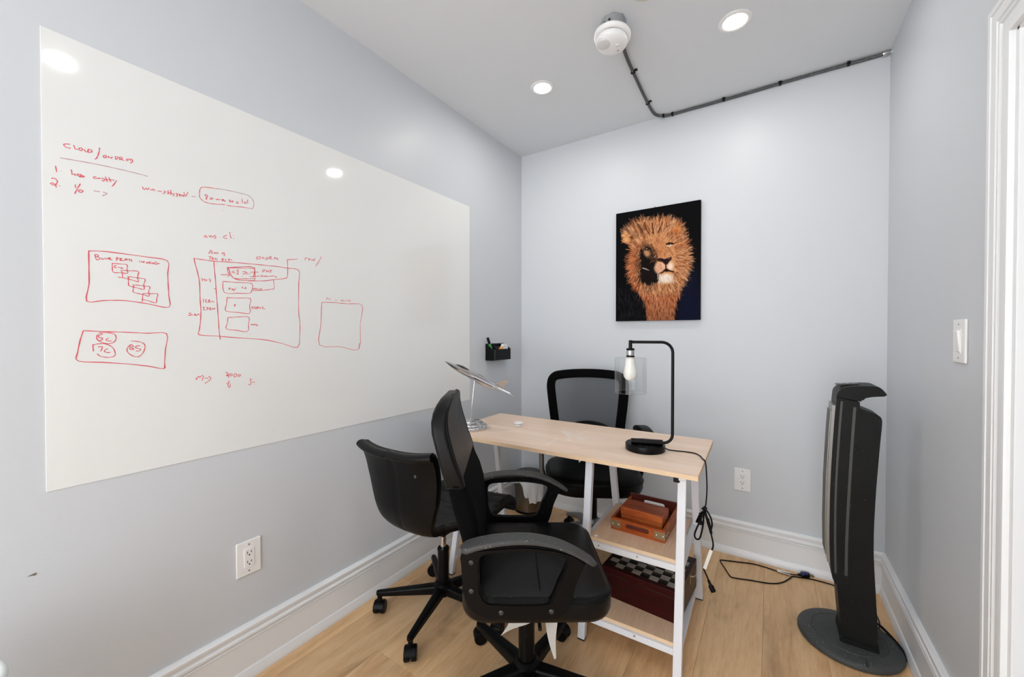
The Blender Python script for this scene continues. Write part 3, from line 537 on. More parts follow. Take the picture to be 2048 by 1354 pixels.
    for _ in range(260):      # mane hairs overlapping the rim of the shaded half
        t_ = R.random()
        if t_ < .55: x, y = R.uniform(385,432), R.uniform(560,880); d_x, d_y = -R.uniform(6,34), R.uniform(10,50)
        elif t_ < .8: x, y = R.uniform(430,590), R.uniform(895,950); d_x, d_y = R.uniform(-14,8), R.uniform(20,55)
        else: x, y = R.uniform(430,520), R.uniform(515,590); d_x, d_y = -R.uniform(4,24), -R.uniform(8,36)
        line([(x, y), (x+d_x, y+d_y)], 2.4, base[R.integers(0, 5)]*R.uniform(.55,.95), .8)
    for _ in range(120):
        x, y = R.uniform(520,600), R.uniform(560,700); line([(x, y), (x-R.uniform(4,18), y+R.uniform(6,20))], 2., np.array((150,98,64))*R.uniform(.4,1.), .6)
    ell(480,510,40,26,(150,100,66),.8,.7); put(mask([(452,592),(480,584),(515,592),(522,618),(512,648),(486,655),(462,630)], 3), (196,142,102), .9); ell(505,660,30,18,(96,62,42),.6,.9); line([(540,600),(560,650),(575,680)], 6, (90,54,36), .6)
    ell(494,576,30,15,(30,16,12),1,.4); ell(492,572,17,8,(216,196,176),.8,.5); ell(497,571,8,7,(20,12,10),1,.4); line([(462,572),(495,556),(528,580)], 5, (16,10,8))
    line([(680,532),(705,524),(738,530)], 8, (26,14,10)); ell(706,548,26,14,(226,198,172),.9,.5); ell(702,538,10,8,(30,18,12),1,.4)
    line([(690,560),(712,590),(735,640)], 4, (130,80,52), .7)
    ell(600,500,24,34,(128,78,50),.5,.9); line([(530,530),(560,590),(590,650)], 9, (70,38,26), .6)
    # muzzle, nose, mouth, chin
    put(mask([(560,760),(580,715),(620,695),(668,715),(672,770),(640,800),(600,815),(570,795)], 4), (222,172,142), .9); ell(640,740,26,34,(236,194,166),.6,.8); ell(712,745,44,58,(240,216,196),.95,.7); ell(668,860,70,52,(242,226,210),.95,.5)
    put(mask([(582,672),(620,664),(660,676),(722,656),(726,676),(700,706),(684,728),(664,730),(640,704),(596,694)], 1), (34,16,20), .98)
    ell(700,672,18,9,(120,70,86),.7,.6); ell(612,690,14,7,(70,36,40),.7,.6)
    line([(670,724),(672,772)], 6, (40,18,16)); line([(672,770),(640,800),(604,818)], 7, (40,18,16)); line([(672,770),(700,788),(738,800)], 7, (40,18,16)); put(mask([(648,792),(676,768),(704,792),(676,800)], 1), (24,10,10), .95)
    for _ in range(130):
        x, y = R.uniform(590,740), R.uniform(810,895); line([(x, y), (x+R.uniform(-6,6), y+R.uniform(12,32))], 2., np.array((244,230,214))*R.uniform(.75,1.03), .7)
    for _ in range(22):
        x, y = R.uniform(580,660), R.uniform(715,790); line([(x, y), (x+3, y+3)], 2.4, (150,92,74), .7)
    for pts in ([(440,758),(470,768),(508,780)],[(452,756),(490,770)],[(575,640),(560,660)]): line(pts, 2.2, (220,206,196), .9)
    return np.clip(img, 0, 255)
gx_, gy_ = 225, 313
im = lion(gx_, gy_)
bm = B(); vv = [[bm.verts.new((-PW_/2+PW_*i/gx_, -.0256, PH_/2-PH_*j/gy_)) for i in range(gx_+1)] for j in range(gy_+1)]
for j in range(gy_):
    for i in range(gx_): bm.faces.new((vv[j][i], vv[j+1][i], vv[j+1][i+1], vv[j][i+1]))
k = NT('lion_print'); at_ = k.n('ShaderNodeAttribute', attribute_name='print'); k.l(at_.outputs['Color'], k.b.inputs['Base Color']); k.b.inputs['Roughness'].default_value = .55; k.b.inputs['Specular IOR Level'].default_value = .05
lo = obj('printed_face', bm, k.m, lp, 0)
ca = lo.data.color_attributes.new('print', 'FLOAT_COLOR', 'POINT')
pad_ = np.pad(im, ((0,1),(0,1),(0,0)), mode='edge')/255.
lc_ = np.where(pad_ <= .04045, pad_/12.92, ((pad_+.055)/1.055)**2.4)
ca.data.foreach_set('color', np.concatenate([lc_, np.ones(lc_.shape[:2]+(1,))], 2).astype(np.float32).ravel())

# ================================================================ DESK
DR = math.radians(1.4)
dk = thing('desk', 'pale oak desk on white metal trestle legs with two shelves at the right end', 'desk', (.151, -.500, 0), DR)
# local frame: x along the back edge to the right, y towards the back wall (front edge at y = -.565)
DW, DD, DH = 1.215, .567, .745
bm = boxb((DW/2, -DD/2, DH-.0092), (DW, DD, .0178), .0012); n0_ = len(bm.verts)
NX_, NY_ = 260, 120                    # fine top skin that carries the dried white smears as a colour attribute
gxs, gys = np.linspace(.0008, DW-.0008, NX_+1), np.linspace(-DD+.0008, -.0008, NY_+1)
gv_ = [[bm.verts.new((x, y, DH)) for x in gxs] for y in gys]
for j in range(NY_):
    for i in range(NX_): bm.faces.new((gv_[j][i], gv_[j][i+1], gv_[j+1][i+1], gv_[j+1][i]))
top = obj('tabletop', bm, M['desk'], dk, 0)
XG, YG = np.meshgrid(gxs, gys); stain = np.zeros_like(XG)
nz_ = .55+.45*np.sin(XG*170+3*np.sin(YG*90))*np.sin(YG*210+2*np.sin(XG*120)); c0_, s0_ = math.cos(-DR), math.sin(-DR)
for pts, w, a_ in (([(.741,-.97),(.74,-.921),(.73,-.859)],.008,.75),([(.686,-.697),(.733,-.747),(.773,-.796),(.795,-.852)],.012,.75),([(.704,-.706),(.767,-.763),(.813,-.769),(.839,-.77)],.017,.8),([(.781,-.715),(.795,-.667),(.806,-.639)],.010,.55),([(.793,-.764),(.837,-.807)],.014,.6),([(.76,-.74),(.83,-.76),(.90,-.75)],.03,.3)):
    q = [((x-.151)*c0_-(y+.5)*s0_, (x-.151)*s0_+(y+.5)*c0_) for x, y in pts]
    for (x1, y1), (x2, y2) in zip(q, q[1:]):
        t_ = np.clip(((XG-x1)*(x2-x1)+(YG-y1)*(y2-y1))/((x2-x1)**2+(y2-y1)**2), 0, 1); d_2 = (XG-x1-t_*(x2-x1))**2+(YG-y1-t_*(y2-y1))**2
        stain = np.maximum(stain, a_*np.exp(-d_2/w**2)*nz_)
ca = top.data.color_attributes.new('smear', 'FLOAT_COLOR', 'POINT'); v_ = np.concatenate([np.zeros(n0_), np.clip(stain, 0, 1).ravel()])
ca.data.foreach_set('color', np.stack([v_, v_, v_, np.ones_like(v_)], 1).astype(np.float32).ravel())
t__ = M['desk'].node_tree; b__ = t__.nodes['Principled BSDF']; at_ = t__.nodes.new('ShaderNodeAttribute'); at_.attribute_name = 'smear'
mx = t__.nodes.new('ShaderNodeMix'); mx.data_type = 'RGBA'; mx.inputs[7].default_value = (.90,.87,.84,1)
t__.links.new(at_.outputs['Fac'], mx.inputs[0]); t__.links.new(b__.inputs['Base Color'].links[0].from_socket, mx.inputs[6]); t__.links.new(mx.outputs[2], b__.inputs['Base Color'])
bm = B(); box(bm, (DW/2, -DD-.0004, DH-.009), (DW, .0012, .0165)); box(bm, (DW+.0004, -DD/2, DH-.009), (.0012, DD, .0165)); obj('edge_band', bm, M['edge'], top)
Rz = Matrix.Rotation(-DR, 4, 'Z')
def L(x, y, z=0.):                      # world to desk frame
    v = Rz @ Vector((x-.151, y+.500, 0)); return Vector((v.x, v.y, z))
def beam(bm, a, b, w, d):
    """square tube from a to b, w across x and d across y"""
    a, b = Vector(a), Vector(b); rings = []
    for p in (a, b): rings.append([p+Vector((sx*w/2, sy*d/2, 0)) for sx, sy in ((-1,-1),(1,-1),(1,1),(-1,1))])
    ringloft(bm, rings); bmesh.ops.bevel(bm, geom=list(bm.edges), offset=.0015, segments=1, affect='EDGES'); return bm
ZT = DH-.018
legs = {}
for nm, xf, yf, yt in (('rf',1.318,-1.058,-.972),('rb',1.318,-.525,-.715),('lf',.950,-1.058,-.972),('lb',.950,-.525,-.715),('ef',.205,-1.022,-.860),('eb',.205,-.520,-.640)):
    a, b = L(xf, yf, .004), L(xf, yt, ZT); legs[nm] = (a, b)
    lg = obj('leg', beam(B(), a, b, .030, .026), M['frame'], dk)
    obj('foot_cap', boxb(a+Vector((0,0,-.001)), (.031,.027,.006), .001), M['slot'], lg)
def onleg(nm, z): a, b = legs[nm]; t = (z-a.z)/(b.z-a.z); return a.lerp(b, t)
for a, b in (('rf','rb'),('lf','lb'),('ef','eb')):
    p, q = onleg(a, ZT-.012), onleg(b, ZT-.012); obj('top_rail', beam(B(), p+Vector((0,-.06,0)), q+Vector((0,.05,0)), .026, .022) if False else boxb((p+q)/2, (.028, (q-p).length+.05, .022), .002), M['frame'], dk)
p, q = onleg('ef', .085), onleg('eb', .085); obj('foot_rail', boxb((p+q)/2, (.024, (q-p).length, .024), .002), M['frame'], dk)
for zs in (.400, .112):
    c = {k_: onleg(k_, zs) for k_ in ('rf','rb','lf','lb')}
    xa, xb = c['lf'].x, c['rf'].x; ya, yb = c['rf'].y, c['rb'].y
    for y_ in (ya, yb):
        rl = obj('shelf_rail', boxb(((xa+xb)/2, y_, zs-.016), (xb-xa-.028, .022, .024), .0015), M['frame'], dk)
        for x_ in (xa+.06, (xa+xb)/2+.03):
            obj('screw', lathe(B(), [(.004,0),(.0036,.0012),(.001,.0014)], 12, (x_, y_-.0112*(1 if y_ == ya else -1), zs-.012), rot('X', PI/2*(1 if y_ == ya else -1))), M['pewter'], rl)
    for x_ in (xa, xb): obj('shelf_rail', boxb((x_, (ya+yb)/2, zs-.016), (.022, yb-ya-.024, .024), .0015), M['frame'], dk)
    sh = obj('shelf', boxb(((xa+xb)/2, (ya+yb)/2, zs+.003), (xb-xa-.030, yb-ya-.004, .014), .0012), M['shelfw'], dk)
    obj('edge_band', boxb(((xa+xb)/2, ya+.0018, zs+.003), (xb-xa-.0304, .0012, .0135)), M['edge'], sh)
    obj('corner_block', boxb((xa+.04, ya+.012, zs+.0125), (.012,.012,.005), .0015), M['plastic'], sh)
bm = B(); v_ = [bm.verts.new(p_) for p_ in ((0,0,0),(.035,0,0),(0,0,-.035))]; bm.faces.new(v_); bmesh.ops.extrude_face_region(bm, geom=list(bm.faces)); 
for v in list(bm.verts)[3:]: v.co.y += .004
obj('gusset_plate', bm, M['frame'], dk, 0, onleg('lf', ZT)+Vector((-.05,-.004,.0)))
obj('cable_hook', boxb(L(1.30, -.99, ZT-.018), (.022,.012,.030), .002), M['black_metal'], dk)
ZD = DH

# ================================================================ ON THE SHELVES
zs = .400+.0101
ty = thing('serving_tray', 'reddish wooden tray with slot handles and metal corners on the upper shelf of the desk', 'tray', (1.134, -.771, zs), math.radians(-1.))
tw, td = .224, .266
def slot(cx, cz, hx, hz, n=6):
    return [(cx+x, cz+z) for x, z in rrect(hx, hz, hz*.98, n)]
for s, nm in ((-1,'front'),(1,'back')):
    hh = .050 if s < 0 else .066
    pn = obj('handle_panel', holed([(-tw/2,0),(tw/2,0),(tw/2,hh),(-tw/2,hh)], [slot(0, hh*.55, .048, .0095 if s < 0 else .011)], s*td/2-.006, s*td/2+.006, 'xzy', .0012), M['red_wood'] if s < 0 else M['red_in'], ty, 30)
    if s < 0:
        obj('recess', boxb((0, s*td/2+.004, hh*.55), (.094,.002,.018)), M['red_in'], pn)
        for sx in (-1, 1):
            obj('corner_plate', boxb((sx*(tw/2-.021), s*(td/2+.0066), hh*.52), (.044,.0014,.030), .0005), M['brass'], pn)
            for dx in (.008, .034): obj('stud', lathe(B(), [(.0042,0),(.0036,.002),(.001,.003)], 12, (sx*(tw/2-dx), s*(td/2+.007), hh*.52), rot('X', PI/2)), M['pewter'], pn)
for s in (-1, 1):
    sp = obj('side_panel', boxb((s*(tw/2-.006), 0, .026), (.012, td-.0125, .052), .0015), M['red_wood'], ty)
    obj('corner_plate', boxb((s*(tw/2+.0006), -td/2+.022, .026), (.0014,.040,.030), .0005), M['brass'], sp)
    for dy in (.010, .034): obj('stud', lathe(B(), [(.0042,0),(.0036,.002),(.001,.003)], 12, (s*(tw/2+.0012), -td/2+dy, .026), rot('Y', s*PI/2)), M['pewter'], sp)
obj('tray_bottom', boxb((0,0,.005), (tw-.013, td-.013, .006)), M['red_in'], ty)
wbx = thing('wooden_box', 'small lidded reddish wooden box lying in the tray', 'box', (1.140, -.825, zs+.0085), math.radians(-2))
obj('box_body', boxb((0,0,.024), (.172,.100,.048), .002), M['red_wood'], wbx)
obj('lid', boxb((0,0,.0655), (.176,.104,.034), .004), M['red_wood'], wbx)
obj('lid_gap', boxb((0,0,.0482), (.170,.098,.002)), M['slot'], wbx)
strip_ = tag(obj('dark_strip', boxb((0,0,.006), (.17,.010,.030), .002), M['blackp'], None, 35, (1.136, -.8835, zs+.0175)), 'thin black studded strip in the tray in front of the small box', 'strip')  # black studded strip, added for the dark line inside the tray
for x in (-.07, 0, .07): obj('stud', lathe(B(), [(.004,0),(.0034,.002),(.001,.003)], 12, (x,0,.0205)), M['pewter'], strip_)

zc = .112+.0101
cb = thing('chess_box', 'dark mahogany games box with a chessboard lid on the lower shelf of the desk', 'games box', (1.152, -.782, zc), math.radians(-4.))
cw, cdp, ch_ = .318, .300, .125
bd = obj('box_body', boxb((0,0,.048), (cw, cdp, .096), .002), M['mahog'], cb)
ld = obj('lid', boxb((0,0,.111), (cw, cdp, .0275), .003), M['mahog'], cb)
obj('lid_gap', boxb((0,0,.0968), (cw-.002, cdp-.002, .0016)), M['slot'], cb)
qx, qy = (cw-.030)/8, (cdp-.044)/8
me_d = me_l = None
for i in range(8):
    for j in range(8):
        dark = (i+j) % 2 == 0
        src = me_d if dark else me_l
        if src is None:
            o = obj('square', boxb((0,0,0), (qx-.0008, qy-.0008, .0014), .0003), M['sqd'] if dark else M['sql'], ld, 30)
            if dark: me_d = o.data
            else: me_l = o.data
        else:
            o = bpy.data.objects.new('square', src); COL.objects.link(o); o.parent = ld
        o.location = (-cw/2+.015+qx*(i+.5), -cdp/2+.022+qy*(j+.5), .1248)
lt = obj('latch', boxb((cw/2+.001, .03, .090), (.002,.016,.040), .0006), M['brass'], cb)
obj('latch_hook', tube(B(), smoothpts([(cw/2+.002,.03,.106),(cw/2+.012,.034,.104),(cw/2+.020,.045,.110),(cw/2+.018,.055,.118)], 4), .0022, 8), M['pewter'], lt)
obj('front_latch', boxb((-.02, -cdp/2-.001, .092), (.030,.002,.022), .0006), M['mahog'], cb)

# ================================================================ DESK LAMP
lm = thing('desk_lamp', 'black desk lamp with bent pipe arm and clear glass cylinder shade on the desk', 'lamp', (1.135, -.803, ZD))
bs = obj('base', lathe(B(), [(.080,0),(.083,.003),(.083,.024),(.080,.028),(.072,.0285),(.001,.0285)], 56), M['black_metal'], lm)
for x, y in ((-.005,-.058),(.02,-.055),(.045,-.045)): obj('usb_port', boxb((x,y,.0288), (.014,.007,.0012), .0004), M['slot'], bs)
for x, y in ((-.035,-.035),(-.03,-.055)): obj('button', lathe(B(), [(.006,.028),(.006,.030),(.001,.0305)], 16, (x,y,0)), M['blackp'], bs)
d_ = Vector((.153, .054, 0)).normalized()
pv = Vector((.111, .010, 0))                      # foot of the upright, in lamp coordinates
def al(s, z): return Vector((pv.x+d_.x*s, pv.y+d_.y*s, z))
obj('pipe_sleeve', tube(B(), [al(-.168,.041), al(-.167,.041), al(-.040,.041), al(-.039,.041)], .0125, 20), M['black_metal'], lm)
pp = [al(-.05,.041), al(-.030,.041)]
for a in range(0, 91, 15): t_ = math.radians(a); pp.append(al(-.036+.036*math.sin(t_), .077-.036*math.cos(t_)))
pp += [al(0,.20), al(0,.32), al(0,.425)]
for a in range(0, 91, 15): t_ = math.radians(a); pp.append(al(-.045+.045*math.cos(t_), .425+.045*math.sin(t_)))
pp += [al(-.10,.470), al(-.170,.470)]
obj('pipe_arm', tube(B(), pp, .0062, 16), M['black_metal'], lm)
sx_ = al(-.172, 0)
obj('stem', lathe(B(), [(.0075,.478),(.0075,.440)], 20, (sx_.x,sx_.y,0)), M['black_metal'], lm)
so = obj('socket', lathe(B(), [(.008,.444),(.0175,.442),(.0175,.436),(.0155,.434),(.0155,.412),(.0175,.410),(.0175,.404),(.012,.403)], 28, (sx_.x,sx_.y,0)), M['black_metal'], lm)
obj('chrome_band', lathe(B(), [(.0158,.434),(.0168,.431),(.0168,.415),(.0158,.412)], 28, (sx_.x,sx_.y,0), None, False, False), M['chrome'], so)
bm = B(); lathe(bm, [(.012,.402),(.064,.402),(.066,.400),(.0665,.396),(.0665,.252)], 56, (sx_.x,sx_.y,0), None, False, False); tube(bm, [Vector((sx_.x+.0665*math.cos(a), sx_.y+.0665*math.sin(a), .252)) for a in [2*PI*q/56 for q in range(56)]], .0016, 8, True)
obj('glass_shade', bm, M['glass'], lm)
obj('bulb', lathe(B(), [(.0195,.404),(.0205,.388),(.0215,.372),(.0255,.357),(.0290,.342),(.0295,.331),(.0275,.319),(.0205,.309),(.010,.3045),(.001,.304)], 32, (sx_.x,sx_.y,0)), M['bulb'], lm)
# lamp cord, over the desk end, bundled, hanging
def wl(*p): return Vector(p)-Vector((1.135,-.803,ZD))
yk = -.850
cpts = [(1.206,-.772,.760),(1.22,-.769,.751),(1.245,-.765,.7485),(1.289,-.756,.7485),(1.328,-.758,.7485),(1.352,-.785,.7485),(1.366,-.82,.7485),(1.376,-.84,.7480),(1.3815,yk,.737),(1.384,yk,.70),(1.386,yk,.64),(1.383,yk,.585),(1.379,yk,.558)]
crd = obj('power_cord', tube(B(), smoothpts([wl(*p) for p in cpts], 6), .0026, 8), M['blackp'], lm)
lp1 = [(1.379,yk,.56),(1.366,yk-.012,.52),(1.345,yk-.012,.46),(1.349,yk-.008,.437),(1.362,yk-.004,.442),(1.372,yk,.49),(1.379,yk,.555),(1.396,yk+.006,.535),(1.404,yk+.006,.505),(1.398,yk+.004,.48),(1.386,yk,.52),(1.379,yk,.558)]
obj('cord_loops', tube(B(), smoothpts([wl(*p) for p in lp1], 8), .0032, 8), M['blackp'], crd)
bm = B()
for k_ in range(5):
    a = Vector((1.378-.004*k_, yk-.010+.005*(k_ % 3), .553-.003*k_)); b = Vector((1.350+.005*k_, yk-.012+.005*((k_+1) % 3), .503-.002*k_)); tube(bm, [wl(*a), wl(*((a+b)/2+Vector((-.004,.003,.002)))), wl(*b)], .0042, 8)
obj('cord_bundle', bm, M['blackp'], crd)
obj('cord_tie', tube(B(), [wl(1.384,yk,.56), wl(1.379,yk,.565), wl(1.372,yk,.556)], .007, 10), M['black'], crd)
obj('cord_tail', tube(B(), smoothpts([wl(*p) for p in [(1.379,yk,.556),(1.390,yk,.52),(1.401,yk,.47),(1.409,yk,.43),(1.405,yk,.405),(1.395,yk,.385),(1.379,yk,.335),(1.376,yk,.322),(1.386,yk,.30),(1.397,yk,.275)]], 6), .003, 8), M['blackp'], crd)
obj('cord_relief', tube(B(), [wl(1.389,yk,.525), wl(1.402,yk,.47)], .0055, 10), M['blackp'], crd)
obj('paper_tag', boxb(wl(1.391,yk-.003,.365), (.0008*0+.012,.001,.085), 0, rot('Y', .28)), M['paper'], crd, 0, label='white paper tag on the cord')
bm = B(); tube(bm, [wl(1.393,yk,.283), wl(1.400,yk,.266), wl(1.402,yk,.262), wl(1.411,yk,.244)], [.005,.006,.010,.010], 10)
pg = obj('plug', bm, M['blackp'], crd)

# ================================================================ AEROPLANE MODEL
am = thing('aeroplane_model', 'polished metal aeroplane model on a round stepped stand at the left desk end', 'model plane', (.250, -.917, ZD))
obj('stand_base', lathe(B(), [(.088,0),(.090,.002),(.090,.013),(.086,.018),(.074,.021),(.071,.024),(.071,.029),(.066,.033),(.052,.036),(.050,.039),(.050,.044),(.045,.048),(.024,.052),(.010,.053),(.001,.053)], 56), M['chrome'], am)
ptop = Vector((.019, .012, .262))
obj('stand_rod', tube(B(), [Vector((0,0,.050)), Vector((0,0,.054)), ptop*.5+Vector((0,0,.028)), ptop], [.008,.0045,.004,.0035], 14), M['chrome'], am)
Rr, Ur, Dr_ = Vector((.837,.547,0)), Vector((0,0,1)), Vector((-.547,.837,0))
nz = (Rr*-.664+Ur*.42+Dr_*-.61).normalized(); wn = Rr*.565+Ur*-.24+Dr_*-.788; wn = (wn-nz*wn.dot(nz)).normalized(); up_ = nz.cross(wn)
if up_.z < 0: up_ = -up_
ctr = ptop+up_*.012
def A(f, w, u): return ctr+nz*f+wn*w+up_*u
def body(secs, seg=20):
    bm = B(); ringloft(bm, [[A(f, r*math.cos(2*PI*k_/seg)*1.0+w0, r*hr*math.sin(2*PI*k_/seg)+u0) for k_ in range(seg)] for f, r, hr, u0, w0 in secs]); return bm
obj('fuselage', body([(.215,.0008,1,.004,0),(.205,.004,1,.004,0),(.18,.009,1,.003,0),(.14,.0145,.95,.001,0),(.09,.019,.9,0,0),(.03,.0215,.85,0,0),(-.04,.021,.85,0,0),(-.11,.018,.9,0,0),(-.165,.013,1,.001,0),(-.195,.008,1,.002,0),(-.205,.004,1,.002,0)]), M['chrome'], am)
obj('canopy', body([(.155,.001,1,.012,0),(.14,.007,.9,.013,0),(.11,.010,.9,.015,0),(.075,.008,.8,.016,0),(.05,.001,1,.015,0)]), M['dark'], am)
def wing(pts, th):
    bm = B(); R1 = [A(f, w, u+th) for f, w, u in pts]; R2 = [A(f, w, u-th) for f, w, u in pts]; ringloft(bm, [R2, R1]); return bm
for s in (1, -1):
    wg = obj('wing', wing([(.07,s*.012,.0),(-.135,s*.165,.012),(-.158,s*.165,.012),(-.150,s*.135,.010),(-.085,s*.012,.0)], .0022), M['chrome'], am)
    obj('tailplane', wing([(-.155,s*.006,.004),(-.205,s*.070,.010),(-.220,s*.070,.010),(-.198,s*.006,.004)], .0014), M['chrome'], am)
    obj('engine', body([(.02,.006,1,-.012,s*.034),(.015,.010,1,-.012,s*.034),(-.05,.0115,1,-.010,s*.034),(-.10,.009,1,-.008,s*.034),(-.12,.006,1,-.008,s*.034)], 16), M['chrome'], am)
bm = B(); f4 = [(-.13,.012),(-.19,.062),(-.215,.062),(-.20,.008)]
ringloft(bm, [[A(f, -.0013, u) for f, u in f4], [A(f, .0013, u) for f, u in f4]]); obj('tail_fin', bm, M['chrome'], am)

# ================================================================ SMALL THINGS ON DESK AND WALL
tag(obj('white_knob', lathe(B(), [(.020,0),(.024,.002),(.025,.005),(.021,.008),(.013,.0095),(.013,.0125),(.022,.0145),(.025,.018),(.024,.021),(.019,.0235),(.001,.024)], 32, (.437,-.735,ZD)), M['plastic']), 'small white plastic knob lying on the desk near its back edge', 'knob')  # small white knob with two rims and a narrow waist
ph = thing('marker_holder', 'black plastic marker holder fixed to the left wall beside the whiteboard', 'holder', (0, -.348, 1.073))
def cup(bm, hw, d, zf, zb, th):
    """open-topped box on the wall: hw half width in y, d depth in x"""
    for a, c_, s_ in (('back',(.002,0,zb/2),(.004,2*hw,zb)),('front',(d-.0015,0,zf/2),(.003,2*hw,zf)),('bottom',(d/2,0,.0015),(d,2*hw,.003))): box(bm, c_, s_, .001)
    for s in (-1, 1): prism(bm, [(0,0),(d,0),(d,zf),(.004,zb)], s*hw-.0015, s*hw+.0015, 'xzy')
    return bm
obj('holder_shell', cup(B(), .106, .060, .074, .112, .003), M['blackp'], ph)
obj('front_rib', boxb((.0605,-.083,.037), (.002,.006,.070), .0008), M['dark'], ph)
def pen(name, label, cat, a, b, r, m, capm):
    a, b = Vector(a), Vector(b); t = thing(name, label, cat, a); d = b-a
    obj('barrel', tube(B(), [Vector((0,0,0)), d*.02, d*.68, d*.70], [r*.6,r,r,r*.9], 14), m, t); obj('cap', tube(B(), [d*.70, d*.71, d*.98, d], [r*.9,r*1.12,r*1.05,r*.7], 14), capm, t); return t
pen('marker_pen', 'green marker with a black cap leaning out at the left of the holder', 'marker', (.044,-.418,1.088), (.026,-.466,1.226), .0085, M['green'], M['blackp'])
pen('marker_pen', 'orange marker with yellow cap lying in the marker holder', 'marker', (.0455,-.398,1.114), (.0455,-.330,1.158), .0095, M['orange'], M['yellow'])
tag(obj('board_eraser', boxb((.018,-.346,1.122), (.022,.060,.080), .004, rot('X', .06)), M['navy']), 'dark navy eraser block standing in the middle of the marker holder', 'eraser')
bm = B(); prism(bm, [(y_-.278, z_+1.130) for y_, z_ in rrect(.030, .052, .018)], .020, .042, 'yzx', .003)
tag(obj('white_eraser', bm, M['plastic']), 'white rounded eraser standing at the right of the marker holder', 'eraser')
# ================================================================ CHAIRS
def caster(m, x, y, ztop, ang, parent, r=.027):
    """twin-wheel caster, one mesh, under a leg tip"""
    bm = B(); ca, sa = math.cos(ang), math.sin(ang); T = Matrix.Translation((x, y, r)) @ Matrix.Rotation(ang, 4, 'Z')
    for s in (-1, 1):
        lathe(bm, [(.004,-.009),(r-.003,-.009),(r,-.006),(r,.006),(r-.003,.009),(r-.010,.009),(r-.012,.006),(.004,.006)], 24, mtx=Matrix(), c=(0,0,0)) if False else None
        TT = T @ Matrix.Translation((0, s*.0135, 0)) @ rot('X', PI/2)
        ringloft(bm, [[TT @ Vector((q*math.cos(2*PI*k_/24), q*math.sin(2*PI*k_/24), h_)) for k_ in range(24)] for q, h_ in ((r*.55,-.0105),(r*.9,-.0105),(r,-.007),(r,.007),(r*.9,.0105),(r*.55,.0105))])
    # hood between and over the wheels
    pr = [(r*1.02*math.cos(a), r*1.02*math.sin(a)) for a in [math.radians(q) for q in range(10, 171, 16)]] + [(-r*.5,.0),(r*.5,.0)]
    n0 = len(bm.verts); prism(bm, pr, -.022, .022, 'xzy', .002); bm.verts.ensure_lookup_table()
    for v in list(bm.verts)[n0:]: v.co = T @ v.co
    lathe(bm, [(.010,r*.9),(.010,ztop-r-.004),(.0055,ztop-r-.003),(.0055,ztop-r+.004)], 14, (0,0,0), T)
    return obj('caster', bm, m, parent)
def starbase(t, R, angs, zh, zt, m, wh, wt, hh, ht, mcap, mode='box', r=.027):
    """five legs from the hub out to the casters; every leg an object with its caster as sub-part"""
    for a in angs:
        a = math.radians(a); d = Vector((math.cos(a), math.sin(a), 0)); n = Vector((-d.y, d.x, 0)); bm = B(); rings = []
        for s in ([0,.12,.5,.86,.97,1.] ):
            z = zh+(zt-zh)*s + (.018*math.sin(PI*s) if mode == 'arch' else 0); w = (wh+(wt-wh)*s)/2; h = hh+(ht-hh)*s; rr = .025+(R-.025)*s
            if s == 1.: w *= .6; h *= .7
            c = d*rr; sec = rrect(w, h/2, min(w, h/2)*(.55 if mode != 'arch' else .9), 4)
            rings.append([c+n*x+Vector((0,0,z-h/2+y)) for x, y in sec])
        ringloft(bm, rings); lg = obj('leg', bm, m, t)
        if mode == 'peg': tube(bm2 := B(), [d*(R-.012)+Vector((0,0,zt-.002)), d*(R-.012)+Vector((0,0,.055))], .009, 12); obj('leg_peg', bm2, m, lg)
        caster(mcap, d.x*(R-.014), d.y*(R-.014), zt-ht*.75, a+1.1+.7*math.sin(7*a), lg, r)

# ---------------------------------------------------------------- armchair at the front
FA = math.radians(34)
fc = thing('office_chair', 'worn black leather office chair with loop armrests in front of the desk', 'chair', (.885, -1.390, 0), FA)
starbase(fc, .30, [90-34,162-34,234-34,306-34,18-34], .105, .078, M['black'], .052, .030, .046, .026, M['black'])
obj('hub', lathe(B(), [(.030,.045),(.040,.055),(.044,.075),(.044,.112),(.034,.120),(.030,.122)], 32), M['black'], fc)
obj('gas_column', lathe(B(), [(.028,.11),(.028,.285),(.026,.292),(.022,.292),(.022,.30),(.016,.30),(.016,.375),(.014,.38)], 28), M['black'], fc)
me_ = obj('tilt_mechanism', boxb((-.01,0,.383), (.22,.16,.030), .006), M['black_metal'], fc)
obj('tilt_lever', tube(B(), [(.02,-.07,.378),(.03,-.16,.372),(.03,-.20,.368)], .006, 10), M['black_metal'], me_)
st = obj('seat', cushion(.228, .244, .085, .412, .487, .012, .022, 8, (.022,.0)), M['leather'], fc)
obj('piping', tube(B(), [Vector((x, y, .4725)) for x, y in [(a_+.022, b_) for a_, b_ in rrect(.2255, .2415, .083, 8)]], .0034, 8, True), M['leather2'], st)
bm = B(); tube(bm, [Vector((.03,y_,5.0130e-1-.9*abs(y_)**2.6)) for y_ in np.linspace(-.226,.226,13)], .0026, 6); tube(bm, [Vector((x_,0,5.0150e-1-.35*abs(x_)**2.4)) for x_ in np.linspace(-.20,.03,7)], .0024, 6); obj('seat_seam', bm, M['leather2'], st)
